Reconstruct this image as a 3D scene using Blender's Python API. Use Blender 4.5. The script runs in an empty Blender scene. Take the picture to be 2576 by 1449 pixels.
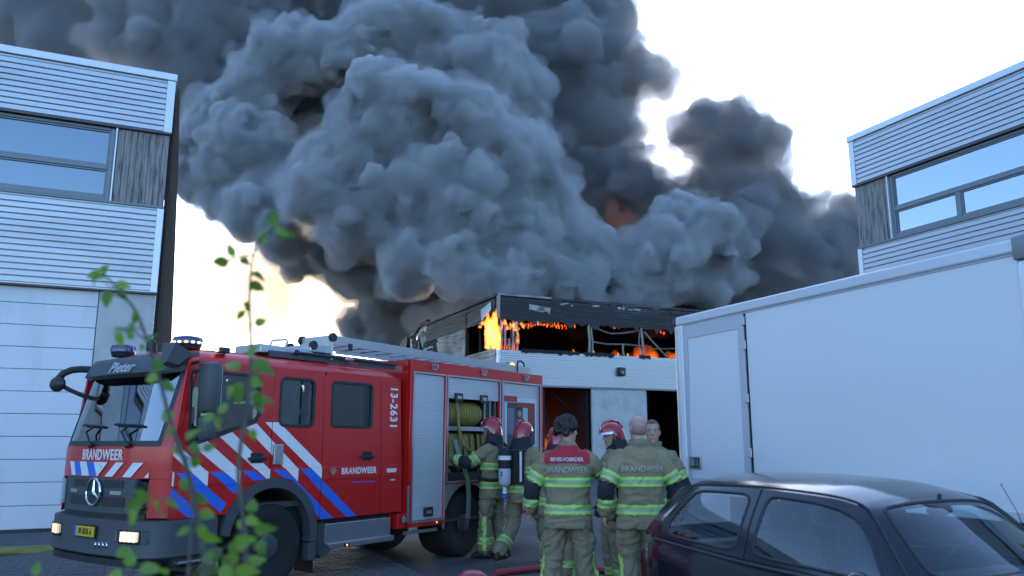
import bpy, bmesh, math, random
import numpy as np
from mathutils import Vector, Matrix, noise, Quaternion
R = math.radians
random.seed(7)
scene = bpy.context.scene
COL = scene.collection

# ------------------------------------------------------------------ camera
CAM_H = 1.57
PITCH = R(11.0)
cam_data = bpy.data.cameras.new('camera')
cam_data.sensor_width = 36.0
cam_data.lens = 28.0
cam_data.clip_start = 0.05
cam_data.clip_end = 6000
cam_data.dof.use_dof = True
cam_data.dof.focus_distance = 11.0
cam_data.dof.aperture_fstop = 1.7
cam = bpy.data.objects.new('camera', cam_data)
cam.location = (0, 0, CAM_H)
cam.rotation_euler = (math.pi/2 + PITCH, 0, 0)
COL.objects.link(cam)
scene.camera = cam

# ------------------------------------------------------------------ sky and sun
SUN_EL = R(24.0)
SUN_AZ = R(-2.0)          # azimuth from +Y towards +X : the low sun stands behind the smoke
world = bpy.data.worlds.new('World')
scene.world = world
world.use_nodes = True
nt = world.node_tree
nt.nodes.clear()
wo = nt.nodes.new('ShaderNodeOutputWorld')
bg = nt.nodes.new('ShaderNodeBackground')
sky = nt.nodes.new('ShaderNodeTexSky')
sky.sky_type = 'NISHITA'
sky.sun_disc = False
sky.sun_elevation = SUN_EL
sky.sun_rotation = SUN_AZ
sky.altitude = 0
sky.air_density = 1.0
sky.dust_density = 0.9
sky.ozone_density = 5.0
bg.inputs['Strength'].default_value = 0.14
nt.links.new(sky.outputs[0], bg.inputs[0])
nt.links.new(bg.outputs[0], wo.inputs[0])

sd = bpy.data.lights.new('sun', 'SUN')
sd.energy = 2.0
sd.angle = R(0.6)
sd.color = (1.0, 0.86, 0.68)
sun = bpy.data.objects.new('sun', sd)
to_sun = Vector((math.sin(SUN_AZ)*math.cos(SUN_EL), math.cos(SUN_AZ)*math.cos(SUN_EL), math.sin(SUN_EL)))
sun.rotation_euler = to_sun.to_track_quat('Z', 'Y').to_euler()
sun.location = (0, 30, 60)
COL.objects.link(sun)

vs = scene.view_settings
vs.view_transform = 'Standard'
vs.look = 'None'
vs.exposure = 2.0
vs.gamma = 1.0
vs.use_curve_mapping = False
cy = scene.cycles
cy.use_denoising = True
cy.max_bounces = 8
cy.diffuse_bounces = 3
cy.glossy_bounces = 3
cy.transmission_bounces = 6
cy.transparent_max_bounces = 12
cy.volume_bounces = 1
cy.sample_clamp_indirect = 6.0
cy.use_adaptive_sampling = True
cy.adaptive_threshold = 0.02
cy.caustics_reflective = False
cy.caustics_refractive = False

FPX = 2003.0   # focal length in pixels of a 2576 pixel wide view of this place, used to lay things out at true distance
def ray(px, py):
    x = (px-1288)/FPX; y = -(py-724.5)/FPX
    c, s = math.cos(PITCH), math.sin(PITCH)
    return Vector((x, c - y*s, s + y*c))
def atY(px, py, Y):
    d = ray(px, py); return Vector((0, 0, CAM_H)) + d*(Y/d.y)
def atZ(px, py, z=0.0):
    d = ray(px, py); return Vector((0, 0, CAM_H)) + d*((z-CAM_H)/d.z)
# ------------------------------------------------------------------ helpers: materials
def mat(name, col, rough=0.6, metal=0.0, var=0.12, vscale=3.0, bump=0.0, bscale=40.0, coat=0.0,
        emit=None, estr=0.0, spec=0.5, stain=None, sscale=0.8, samt=0.5, stretch=(1, 1, 1), coords='Object'):
    m = bpy.data.materials.new(name); m.use_nodes = True
    t = m.node_tree; b = t.nodes['Principled BSDF']; L = t.links.new
    b.inputs['Roughness'].default_value = rough
    b.inputs['Metallic'].default_value = metal
    b.inputs['Coat Weight'].default_value = coat
    b.inputs['Coat Roughness'].default_value = 0.05
    b.inputs['Specular IOR Level'].default_value = spec
    tc = t.nodes.new('ShaderNodeTexCoord'); mp = t.nodes.new('ShaderNodeMapping')
    mp.inputs['Scale'].default_value = stretch
    L(tc.outputs[coords], mp.inputs['Vector'])
    n = t.nodes.new('ShaderNodeTexNoise'); n.inputs['Scale'].default_value = vscale
    n.inputs['Detail'].default_value = 5; n.inputs['Roughness'].default_value = 0.6
    L(mp.outputs[0], n.inputs['Vector'])
    mx = t.nodes.new('ShaderNodeMix'); mx.data_type = 'RGBA'
    c = Vector(col)
    mx.inputs['A'].default_value = (*(c*(1-var)), 1)
    mx.inputs['B'].default_value = (*[min(1, q) for q in c*(1+var)], 1)
    L(n.outputs['Fac'], mx.inputs['Factor'])
    out = mx.outputs['Result']
    if stain:
        n2 = t.nodes.new('ShaderNodeTexNoise'); n2.inputs['Scale'].default_value = sscale
        n2.inputs['Detail'].default_value = 7; n2.inputs['Roughness'].default_value = 0.65
        L(mp.outputs[0], n2.inputs['Vector'])
        cr = t.nodes.new('ShaderNodeMapRange'); cr.inputs['From Min'].default_value = 0.62-samt*0.3
        cr.inputs['From Max'].default_value = 0.72-samt*0.12
        L(n2.outputs['Fac'], cr.inputs['Value'])
        m2 = t.nodes.new('ShaderNodeMix'); m2.data_type = 'RGBA'
        m2.inputs['B'].default_value = (*stain, 1)
        L(out, m2.inputs['A']); L(cr.outputs[0], m2.inputs['Factor']); out = m2.outputs['Result']
    L(out, b.inputs['Base Color'])
    if rough > 0.08:
        mr = t.nodes.new('ShaderNodeMapRange')
        mr.inputs['To Min'].default_value = max(0.02, rough*0.8); mr.inputs['To Max'].default_value = min(1, rough*1.2)
        L(n.outputs['Fac'], mr.inputs['Value']); L(mr.outputs[0], b.inputs['Roughness'])
    if bump > 0:
        nb = t.nodes.new('ShaderNodeTexNoise'); nb.inputs['Scale'].default_value = bscale
        nb.inputs['Detail'].default_value = 4
        L(mp.outputs[0], nb.inputs['Vector'])
        bp = t.nodes.new('ShaderNodeBump'); bp.inputs['Strength'].default_value = bump; bp.inputs['Distance'].default_value = 0.02
        L(nb.outputs['Fac'], bp.inputs['Height']); L(bp.outputs[0], b.inputs['Normal'])
    if emit:
        b.inputs['Emission Color'].default_value = (*emit, 1); b.inputs['Emission Strength'].default_value = estr
    return m

def glass_mat(name, tint=(0.75, 0.85, 0.88), refl=0.12, rough=0.02):
    # thin sheet glass: straight-through tinted light plus Fresnel reflection
    m = bpy.data.materials.new(name); m.use_nodes = True
    t = m.node_tree; t.nodes.clear(); L = t.links.new
    o = t.nodes.new('ShaderNodeOutputMaterial'); tr = t.nodes.new('ShaderNodeBsdfTransparent')
    gl = t.nodes.new('ShaderNodeBsdfGlossy'); fr = t.nodes.new('ShaderNodeFresnel'); mx = t.nodes.new('ShaderNodeMixShader')
    tr.inputs[0].default_value = (*tint, 1); gl.inputs['Roughness'].default_value = rough
    fr.inputs['IOR'].default_value = 1.52
    mr = t.nodes.new('ShaderNodeMapRange'); mr.inputs['To Min'].default_value = refl; mr.inputs['To Max'].default_value = 1.0
    L(fr.outputs[0], mr.inputs['Value']); L(mr.outputs[0], mx.inputs[0])
    L(tr.outputs[0], mx.inputs[1]); L(gl.outputs[0], mx.inputs[2]); L(mx.outputs[0], o.inputs['Surface'])
    return m

def emit_mat(name, col, s):
    m = bpy.data.materials.new(name); m.use_nodes = True
    t = m.node_tree; t.nodes.clear()
    o = t.nodes.new('ShaderNodeOutputMaterial'); e = t.nodes.new('ShaderNodeEmission')
    e.inputs[0].default_value = (*col, 1); e.inputs[1].default_value = s
    t.links.new(e.outputs[0], o.inputs['Surface'])
    return m

# ------------------------------------------------------------------ helpers: objects
def tag(o, label=None, cat=None, group=None, kind=None):
    if label: o['label'] = label
    if cat: o['category'] = cat
    if group: o['group'] = group
    if kind: o['kind'] = kind
    return o
def thing(name, label, cat, loc=(0, 0, 0), rotz=0.0, group=None):
    o = bpy.data.objects.new(name, None); COL.objects.link(o)
    o.empty_display_size = 0.2
    o.location = loc; o.rotation_euler = (0, 0, rotz)
    return tag(o, label, cat, group)
def link(name, me, m=None, parent=None):
    if m is not None:
        me.materials.clear(); me.materials.append(m)
    o = bpy.data.objects.new(name, me); COL.objects.link(o)
    if parent is not None: o.parent = parent
    return o
def share(o, name=None, loc=None, rot=None, parent=None):
    c = o.copy(); COL.objects.link(c)
    if name: c.name = name
    if loc is not None: c.location = loc
    if rot is not None: c.rotation_euler = rot
    if parent is not None: c.parent = parent
    return c

class Fr:
    """a frame: origin, along, out, up -> point"""
    def __init__(s, o=(0, 0, 0), u=(1, 0, 0), w=(0, 1, 0), z=(0, 0, 1)):
        s.o, s.u, s.w, s.z = Vector(o), Vector(u), Vector(w), Vector(z)
    def __call__(s, a, b, c): return s.o + s.u*a + s.w*b + s.z*c
ID = Fr()

class MB:
    def __init__(s, fr=ID): s.v = []; s.f = []; s.fr = fr
    def add(s, vs, fs):
        n = len(s.v); s.v += [Vector(q) for q in vs]; s.f += [[i+n for i in f] for f in fs]; return s
    def P(s, a, b, c): return s.fr(a, b, c)
    def box(s, a0, a1, b0, b1, c0, c1):
        P = s.P
        vs = [P(a, b, c) for a in (a0, a1) for b in (b0, b1) for c in (c0, c1)]
        return s.add(vs, [(0, 1, 3, 2), (4, 6, 7, 5), (0, 4, 5, 1), (2, 3, 7, 6), (0, 2, 6, 4), (1, 5, 7, 3)])
    def cbox(s, a0, a1, b0, b1, c0, c1, r=0.02):
        # box with chamfered edges, as three nested rings
        xs = [(a0, a1), (b0, b1), (c0, c1)]
        bm = bmesh.new(); bmesh.ops.create_cube(bm, size=1.0)
        for v in bm.verts:
            v.co = Vector(((a0+a1)/2+v.co.x*(a1-a0), (b0+b1)/2+v.co.y*(b1-b0), (c0+c1)/2+v.co.z*(c1-c0)))
        r = min(r, 0.45*min(abs(a1-a0), abs(b1-b0), abs(c1-c0)))
        bmesh.ops.bevel(bm, geom=bm.edges[:], offset=r, segments=2, affect='EDGES', profile=0.5)
        bm.verts.index_update()
        s.add([s.P(*v.co) for v in bm.verts], [[v.index for v in f.verts] for f in bm.faces]); bm.free(); return s
    def prism(s, poly, b0, b1):
        # poly in (a,c) extruded along b
        n = len(poly)
        vs = [s.P(a, b0, c) for a, c in poly] + [s.P(a, b1, c) for a, c in poly]
        fs = [list(range(n)), list(range(2*n-1, n-1, -1))] + [[i, (i+1) % n, n+(i+1) % n, n+i] for i in range(n)]
        return s.add(vs, fs)
    def loft(s, rings, closed=True, caps=True, raw=False):
        n = len(rings[0])
        vs = [(Vector(p) if raw else s.P(*p)) for r in rings for p in r]
        fs = []
        for i in range(len(rings)-1):
            for j in range(n if closed else n-1):
                k = (j+1) % n
                fs.append([i*n+j, i*n+k, (i+1)*n+k, (i+1)*n+j])
        if caps and closed:
            fs.append(list(range(n-1, -1, -1))); fs.append([(len(rings)-1)*n+j for j in range(n)])
        return s.add(vs, fs)
    def tube(s, pts, rad, seg=8, caps=True, raw=False):
        pts = [Vector(p) if raw else s.P(*p) for p in pts]
        if not hasattr(rad, '__len__'): rad = [rad]*len(pts)
        rings = []; up = None
        for i, p in enumerate(pts):
            d = (pts[min(i+1, len(pts)-1)]-pts[max(i-1, 0)]).normalized()
            if up is None:
                up = d.orthogonal().normalized()
            else:
                up = (up - d*up.dot(d)); up = up.normalized() if up.length > 1e-6 else d.orthogonal().normalized()
            w = d.cross(up)
            rings.append([p + (up*math.cos(2*math.pi*k/seg)+w*math.sin(2*math.pi*k/seg))*rad[i] for k in range(seg)])
        return s.loft(rings, True, caps, raw=True)
    def cyl(s, p0, p1, r, r1=None, seg=24): return s.tube([p0, p1], [r, r if r1 is None else r1], seg)
    def lathe(s, prof, centre, axis='b', seg=32):
        # prof: (along axis, radius); axis is one of the frame's axes
        rings = []
        for h, r in prof:
            ring = []
            for k in range(seg):
                c, n = math.cos(2*math.pi*k/seg)*r, math.sin(2*math.pi*k/seg)*r
                o = {'a': (h, c, n), 'b': (c, h, n), 'c': (c, n, h)}[axis]
                ring.append((centre[0]+o[0], centre[1]+o[1], centre[2]+o[2]))
            rings.append(ring)
        return s.loft(rings)
    def ball(s, c, r, seg=16, rows=10):
        if not hasattr(r, '__len__'): r = (r, r, r)
        rings = []
        for i in range(rows+1):
            t = math.pi*(i/rows); rr = max(math.sin(t), 1e-3); h = -math.cos(t)
            rings.append([(c[0]+r[0]*rr*math.cos(2*math.pi*k/seg), c[1]+r[1]*rr*math.sin(2*math.pi*k/seg), c[2]+r[2]*h) for k in range(seg)])
        return s.loft(rings)
    def mesh(s, name, smooth=False, angle=35):
        me = bpy.data.meshes.new(name)
        bm = bmesh.new()
        vs = [bm.verts.new(v) for v in s.v]
        for f in s.f:
            try: bm.faces.new([vs[i] for i in f])
            except ValueError: pass
        bmesh.ops.recalc_face_normals(bm, faces=bm.faces[:])
        if smooth:
            for f in bm.faces: f.smooth = True
            a = math.radians(angle)
            for e in bm.edges:
                if len(e.link_faces) == 2 and e.calc_face_angle(0) > a: e.smooth = False
        bm.to_mesh(me); bm.free()
        return me
    def build(s, name, m, parent=None, smooth=False, angle=35):
        return link(name, s.mesh(name, smooth, angle), m, parent)

def bx(name, m, parent, fr, *dims, r=0.0):
    b = MB(fr)
    if r > 0: b.cbox(*dims, r=r)
    else: b.box(*dims)
    return b.build(name, m, parent, smooth=r > 0.025)

def panel(name, outline, holes, fn, m, parent, thick=0.03, bevel=0.004, smooth=True):
    # a flat sheet with holes: outline and holes are 2-D point lists, fn maps (x, y, depth) to a point
    cu = bpy.data.curves.new(name, 'CURVE'); cu.dimensions = '2D'; cu.fill_mode = 'BOTH'
    cu.extrude = max(thick/2-bevel, 0.0005); cu.bevel_depth = bevel; cu.bevel_resolution = 1
    cu.offset = -bevel
    for pl in [outline]+list(holes):
        sp = cu.splines.new('POLY'); sp.points.add(len(pl)-1); sp.use_cyclic_u = True
        for i, p in enumerate(pl): sp.points[i].co = (p[0], p[1], 0, 1)
    tmp = bpy.data.objects.new('tmp', cu)
    me = bpy.data.meshes.new_from_object(tmp)
    bpy.data.objects.remove(tmp); bpy.data.curves.remove(cu)
    me.name = name
    for v in me.vertices: v.co = fn(v.co.x, v.co.y, v.co.z)
    bm = bmesh.new(); bm.from_mesh(me)
    bmesh.ops.remove_doubles(bm, verts=bm.verts[:], dist=1e-5)
    bmesh.ops.recalc_face_normals(bm, faces=bm.faces[:])
    bm.to_mesh(me); bm.free()
    return link(name, me, m, parent)

def lettering(text, fn, size, m, parent, name='lettering', depth=0.002, bold=0.0, shear=0.0, align='CENTER', sx=1.0, space=1.0):
    cu = bpy.data.curves.new(name, 'FONT'); cu.body = text; cu.size = size; cu.align_x = align; cu.align_y = 'CENTER'
    cu.extrude = depth; cu.offset = bold*size; cu.shear = shear; cu.space_character = space
    cu.resolution_u = 3
    tmp = bpy.data.objects.new('tmp', cu)
    me = bpy.data.meshes.new_from_object(tmp)
    bpy.data.objects.remove(tmp); bpy.data.curves.remove(cu)
    me.name = name
    for v in me.vertices: v.co = fn(v.co.x*sx, v.co.y, v.co.z)
    return link(name, me, m, parent)

def rrect(x0, x1, y0, y1, r, n=5):
    out = []
    for cx, cy_, a0 in ((x1-r, y1-r, 0), (x0+r, y1-r, 90), (x0+r, y0+r, 180), (x1-r, y0+r, 270)):
        for i in range(n+1):
            a = R(a0+90*i/n); out.append((cx+r*math.cos(a), cy_+r*math.sin(a)))
    return out
def inset_poly(poly, d):
    cx = sum(p[0] for p in poly)/len(poly); cz = sum(p[1] for p in poly)/len(poly)
    out = []
    n = len(poly)
    for i in range(n):
        p0, p1, p2 = Vector(poly[i-1]), Vector(poly[i]), Vector(poly[(i+1) % n])
        a = (p1-p0); b = (p2-p1)
        if a.length < 1e-6: a = b
        if b.length < 1e-6: b = a
        t = (a.normalized()+b.normalized())
        t = t.normalized() if t.length > 1e-6 else a.normalized()
        nn = Vector((-t.y, t.x))
        if nn.dot(Vector((cx, cz))-p1) < 0: nn = -nn
        out.append(tuple(p1+nn*d))
    return out
# ------------------------------------------------------------------ materials of the setting
M_CLAD = mat('ribbed_aluminium', (0.42, 0.44, 0.47), 0.42, 0.75, var=0.06, vscale=1.2, bump=0.05, bscale=8, stain=(0.33, 0.34, 0.36), sscale=0.7, samt=0.35, stretch=(0.25, 0.25, 1))
M_TRIM = mat('pale_trim', (0.62, 0.64, 0.66), 0.35, 0.35, var=0.05)
M_DARKTRIM = mat('dark_drip_trim', (0.09, 0.075, 0.08), 0.5, 0.3)
M_FRAME = mat('grey_window_frame', (0.16, 0.18, 0.2), 0.4, 0.2, var=0.06)
M_WGLASS2 = mat('light_coated_glass', (0.42, 0.46, 0.50), 0.03, 0.92, var=0.03, vscale=0.6)
M_WGLASS = mat('mirror_coated_glass', (0.17, 0.195, 0.215), 0.03, 0.92, var=0.03, vscale=0.6)
M_WOOD = mat('weathered_larch', (0.29, 0.265, 0.245), 0.85, 0, var=0.45, vscale=5, bump=0.5, bscale=30, stain=(0.07, 0.06, 0.055), sscale=3.0, samt=0.45, stretch=(7, 7, 0.6))
M_WOOD2 = mat('brown_slat_wood', (0.085, 0.058, 0.042), 0.85, 0, var=0.4, vscale=5, bump=0.5, bscale=25, stretch=(6, 6, 0.5))
M_DOOR = mat('white_sectional_door', (0.62, 0.65, 0.68), 0.42, 0, var=0.05, vscale=0.9, bump=0.03, bscale=60, stain=(0.5, 0.53, 0.56), sscale=0.9, samt=0.4, stretch=(1, 1, 0.3))
M_CONC = mat('pale_concrete', (0.46, 0.47, 0.46), 0.8, 0, var=0.1, vscale=2, bump=0.15, bscale=30, stain=(0.36, 0.37, 0.37), sscale=1.3, samt=0.5)
M_CORE = mat('plain_wall', (0.2, 0.2, 0.21), 0.8)
M_SOOT = mat('soot_black_metal', (0.022, 0.024, 0.028), 0.55, 0.3, var=0.5, vscale=1.3, bump=0.2, bscale=6, stain=(0.085, 0.095, 0.105), sscale=0.55, samt=0.35, stretch=(0.35, 0.35, 1.4))
M_SOOTED = mat('sooted_aluminium', (0.27, 0.29, 0.31), 0.5, 0.5, var=0.15, vscale=1.2, stain=(0.03, 0.031, 0.034), sscale=0.36, samt=0.75, bump=0.15, bscale=5)
M_CHAR = mat('charred_interior', (0.012, 0.011, 0.011), 0.9, 0, var=0.5, vscale=1.5, bump=0.4, bscale=5)
M_ASH = mat('pale_ash', (0.38, 0.37, 0.36), 0.9, 0, var=0.35, vscale=4, bump=0.4, bscale=12, stain=(0.05, 0.05, 0.05), sscale=2.0, samt=0.5)
M_BENT = mat('bent_steel', (0.22, 0.21, 0.2), 0.5, 0.6, var=0.4, vscale=6)
M_BLACK = mat('black_plastic', (0.015, 0.016, 0.018), 0.45, 0, var=0.2)

G = R(24.5)
Adir = Vector((-math.sin(G), math.cos(G), 0)); Bdir = Vector((math.cos(G), math.sin(G), 0))

# ------------------------------------------------------------------ ground
def ground_material():
    m = bpy.data.materials.new('asphalt_and_pavers'); m.use_nodes = True
    t = m.node_tree; b = t.nodes['Principled BSDF']; L = t.links.new
    tc = t.nodes.new('ShaderNodeTexCoord'); mp = t.nodes.new('ShaderNodeMapping'); mp.inputs['Rotation'].default_value = (0, 0, -G)
    L(tc.outputs['Object'], mp.inputs[0])
    n1 = t.nodes.new('ShaderNodeTexNoise'); n1.inputs['Scale'].default_value = 0.5; n1.inputs['Detail'].default_value = 8
    n2 = t.nodes.new('ShaderNodeTexNoise'); n2.inputs['Scale'].default_value = 60; n2.inputs['Detail'].default_value = 3
    L(mp.outputs[0], n1.inputs[0]); L(mp.outputs[0], n2.inputs[0])
    r = t.nodes.new('ShaderNodeValToRGB'); r.color_ramp.elements[0].position = 0.3; r.color_ramp.elements[1].position = 0.7
    r.color_ramp.elements[0].color = (0.032, 0.033, 0.036, 1); r.color_ramp.elements[1].color = (0.075, 0.076, 0.08, 1)
    L(n1.outputs[0], r.inputs[0])
    mx = t.nodes.new('ShaderNodeMix'); mx.data_type = 'RGBA'; mx.blend_type = 'OVERLAY'; mx.inputs['Factor'].default_value = 0.75
    L(r.outputs[0], mx.inputs['A']); L(n2.outputs[0], mx.inputs['B'])
    L(mx.outputs['Result'], b.inputs['Base Color'])
    b.inputs['Roughness'].default_value = 0.75
    bp = t.nodes.new('ShaderNodeBump'); bp.inputs['Strength'].default_value = 0.5; bp.inputs['Distance'].default_value = 0.01
    L(n2.outputs[0], bp.inputs['Height']); L(bp.outputs[0], b.inputs['Normal'])
    return m
gb = MB(); gb.add([(-3000, -3000, 0), (3000, -3000, 0), (3000, 3000, 0), (-3000, 3000, 0)], [(0, 1, 2, 3)])
ground = gb.build('ground', ground_material()); tag(ground, kind='structure')

# clay pavers in front of the sectional door, half bond along the buildings' grid
M_PAVER = mat('grey_paver', (0.085, 0.088, 0.095), 0.8, 0, var=0.35, vscale=2.2, bump=0.4, bscale=60)
pm = MB().cbox(-0.102, 0.102, -0.049, 0.049, 0, 0.03, r=0.006).mesh('paver')
pm.materials.append(M_PAVER)
bed = MB(Fr((-6.896, 15.17, 0), -Bdir, -Adir))
bed.box(-3.2, 9, 0.0, 9.5, 0.0, 0.018)
bed_o = bed.build('pavement', mat('joint_sand', (0.05, 0.048, 0.045), 0.95)); tag(bed_o, kind='structure')
rp = random.Random(3); spots = []
fb = Fr((-6.896, 15.17, 0), -Bdir, -Adir)
for j in range(int(9.3/0.102)):
    for i in range(int(12/0.21)):
        u = -3.05 + 0.21*i + (0.105 if j % 2 else 0); w = 0.1 + 0.102*j
        p = fb(u, w, 0.0)
        d = p.length
        vx = 1288 + 2040*p.x/p.y if p.y > 1 else -999
        vis = p.y > 8.2 and -150 < vx < 460 and p.y < 15
        spots.append((0 if vis else 1, d, p))
spots.sort(key=lambda q: (q[0], q[1]))
rest = MB(); rest_v = [v.co.copy() for v in pm.vertices]; rest_f = [list(f.vertices) for f in pm.polygons]
rz = math.atan2(-Bdir.y, -Bdir.x)
for k, (vis, d, p) in enumerate(spots):
    dz = rp.uniform(-0.004, 0.004); tilt = (rp.uniform(-.02, .02), rp.uniform(-.02, .02), rz+rp.uniform(-.02, .02))
    if k < 300:
        o = link('paver', pm, None, bed_o); o.location = (p.x, p.y, 0.004+dz); o.rotation_euler = tilt
    elif vis == 0 or d < 16:
        Mx = Matrix.Translation((p.x, p.y, 0.004+dz)) @ Matrix.Rotation(tilt[2], 4, 'Z')
        if p.y > 4: rest.add([Mx @ v for v in rest_v], rest_f)
tag(rest.build('paver_field', M_PAVER, bed_o), kind='stuff')

# ------------------------------------------------------------------ the two halls of ribbed metal and larch
BOARD = 0.116
def board_profile(z):
    return [(0.0, z), (0.034, z+0.006), (0.034, z+0.090), (0.012, z+0.098), (0.008, z+BOARD-0.001), (0.0, z+BOARD-0.001)]
def board(fr, u0, u1, z, m, parent, wob=0.0, rnd=None, name='cladding_board', n=1):
    b = MB(fr); rings = []
    for i in range(n+1):
        u = u0+(u1-u0)*i/n
        dw = rnd.uniform(-wob, wob) if rnd else 0; dz = rnd.uniform(-wob, wob)*0.4 if rnd else 0
        rings.append([(u, w+dw, zz+dz) for w, zz in board_profile(z)])
    b.loft(rings)
    return b.build(name, m, parent)

ZR, Z1, Z2, Z3 = 8.95, 7.69, 6.14, 4.42
def hall(label, corner, udir, wdir, length, depth, mull):
    t = thing('industrial_hall', label, 'building', corner)
    fr = Fr((0, 0, 0), udir, wdir)
    bx('wall_core', M_CORE, t, fr, 0.02, length, -depth, -0.13, 0, ZR-0.1)
    rf = bx('roof', M_DARKTRIM, t, fr, -0.02, length, -depth-0.02, -0.14, ZR-0.098, ZR-0.02)
    bx('roof_trim', M_TRIM, t, fr, -0.05, length, -0.13, 0.075, ZR-0.15, ZR, r=0.012)
    z = Z1+0.02
    while z+BOARD < ZR-0.14:
        board(fr, 0.125, length, z, M_CLAD, t); z += BOARD
    bx('backing_board', M_TRIM, t, fr, 0.125, length, -0.129, -0.002, Z1, ZR-0.152)
    bx('cladding_board', M_CLAD, t, fr, 0.125, length, 0, 0.02, z, ZR-0.152)
    bx('corner_trim', M_TRIM, t, fr, -0.03, 0.123, -0.129, 0.05, Z1-0.0, ZR-0.152, r=0.008)
    bx('drip_trim', M_DARKTRIM, t, fr, -0.02, length, -0.128, 0.052, Z1-0.04, Z1-0.002)
    # weathered larch planks beside the window band
    rw = random.Random(len(label))
    x = 0.0; k = 0
    while x < 0.90:
        w = rw.uniform(0.108, 0.132); w = min(w, 0.93-x)
        bx('timber_plank', M_WOOD, t, fr, x+0.004, x+w-0.004, -0.128, -0.02+rw.uniform(-.006, .006), Z2+0.02, Z1-0.045, r=0.004)
        x += w
        if 0.93-x < 0.03: break
    bx('plank_edge_trim', M_TRIM, t, fr, 0.934, 0.962, -0.128, 0.02, Z2+0.01, Z1-0.043)
    # window band
    wf = MB(fr); u0, u1, a, b_ = 0.97, length-0.4, Z2+0.03, Z1-0.045
    zt = 6.83
    win = thing('window', None, None); win.parent = t
    for nm, d in (('frame_post', (u0, u0+0.085, a, b_)), ('frame_rail', (u0+0.086, u1, a, a+0.085)), ('frame_rail', (u0+0.086, u1, b_-0.06, b_)), ('frame_rail', (u0+0.086, u1, zt-0.045, zt+0.045))):
        bx(nm, M_FRAME, win, fr, d[0], d[1], -0.128, -0.035, d[2], d[3], r=0.008)
    posts = [mull] if mull else [5.2]
    for mu in posts:
        bx('frame_post', M_FRAME, win, fr, mu-0.05, mu+0.05, -0.127, -0.04, a+0.086, zt-0.046, r=0.008)
    def pane(p0, p1, q0, q1):
        # sash frame and pane
        sash = MB(fr)
        for d in ((p0, p1, q0, q0+0.03), (p0, p1, q1-0.03, q1), (p0, p0+0.03, q0+0.0301, q1-0.0301), (p1-0.03, p1, q0+0.0301, q1-0.0301)):
            sash.box(d[0], d[1], -0.12, -0.06, d[2], d[3])
        sash.build('sash', M_FRAME, win)
        g = MB(fr); n = 5
        g.box(p0+0.028, p1-0.028, -0.105, -0.09, q0+0.028, q1-0.028)
        g.build('pane', M_WGLASS2 if mull else M_WGLASS, win)
    pane(u0+0.088, u1, zt+0.047, b_-0.062)
    pane(u0+0.088, posts[0]-0.052, a+0.087, zt-0.047)
    pane(posts[0]+0.052, u1, a+0.087, zt-0.047)
    # lower cladding
    bx('sill_trim', M_FRAME, t, fr, -0.005, length, -0.128, 0.06, Z2-0.035, Z2+0.005)
    z = Z3+0.03
    while z+BOARD < Z2-0.03:
        board(fr, 0.115, length, z, M_CLAD, t); z += BOARD
    bx('cladding_board', M_CLAD, t, fr, 0.115, length, 0, 0.02, z, Z2-0.037)
    bx('backing_board', M_TRIM, t, fr, 0.115, length, -0.129, -0.002, Z3, Z2-0.037)
    bx('corner_trim', M_TRIM, t, fr, -0.012, 0.113, -0.129, 0.05, Z3, Z2-0.037, r=0.008)
    bx('drip_trim', M_DARKTRIM, t, fr, -0.02, length, -0.128, 0.055, Z3-0.035, Z3-0.002)
    # ground floor: concrete pier, sectional door
    bx('concrete_pier', M_CONC, t, fr, 0.0, 0.97, -0.128, -0.03, 0, Z3-0.037, r=0.01)
    door = thing('sectional_door', None, None); door.parent = t
    for k in range(11):
        bx('door_section', M_DOOR, door, fr, 0.985, min(length, 6.4), -0.125, -0.062, 0.085+0.4*k, 0.085+0.4*k+0.392 if k < 10 else Z3-0.04, r=0.008)
    bx('door_seal', M_BLACK, door, fr, 0.985, min(length, 6.4), -0.126, -0.07, 0.02, 0.082)
    if length > 6.6: bx('concrete_pier', M_CONC, t, fr, 6.42, length, -0.128, -0.03, 0, Z3-0.037, r=0.01)
    # far gable wall
    return t, fr

hall_l, frl = hall('grey ribbed metal hall with white sectional door behind the fire engine', (-6.896, 15.17, 0), -Bdir, -Adir, 22.0, 9.0, None)
# brown timber screen leaning against the gable of that hall
sc_t = thing('timber_screen', 'dark brown leaning timber slat screen at the corner of the metal hall', 'screen', (-6.896, 15.17, 0))
rs = random.Random(5)
for k in range(34):
    a = 0.16+0.13*k
    out = 0.46+0.02*rs.random()+0.004*k; top = 0.10+0.02*rs.random()+0.004*k
    b = MB(Fr((0, 0, 0), Bdir, Adir))
    hgt = 8.7+0.05*rs.random()
    b.add([b.P(0.06, a, 0), b.P(out, a, 0), b.P(top, a, hgt), b.P(0.055, a, hgt), b.P(0.06, a+0.085, 0), b.P(out, a+0.085, 0), b.P(top, a+0.085, hgt), b.P(0.055, a+0.085, hgt)],
          [(0, 1, 2, 3), (7, 6, 5, 4), (0, 4, 5, 1), (1, 5, 6, 2), (2, 6, 7, 3), (3, 7, 4, 0)])
    b.build('slat', M_WOOD2, sc_t)
bx('backing', M_CHAR, sc_t, Fr((0, 0, 0), Bdir, Adir), 0.005, 0.05, 0.05, 4.6, 0.0, 8.6)
hall_r, frr = hall('grey ribbed metal hall with larch strip and long window behind the white truck', (8.302, 18.518, 0), -Adir, -Bdir, 9.6, 9.0, 2.62)

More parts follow.
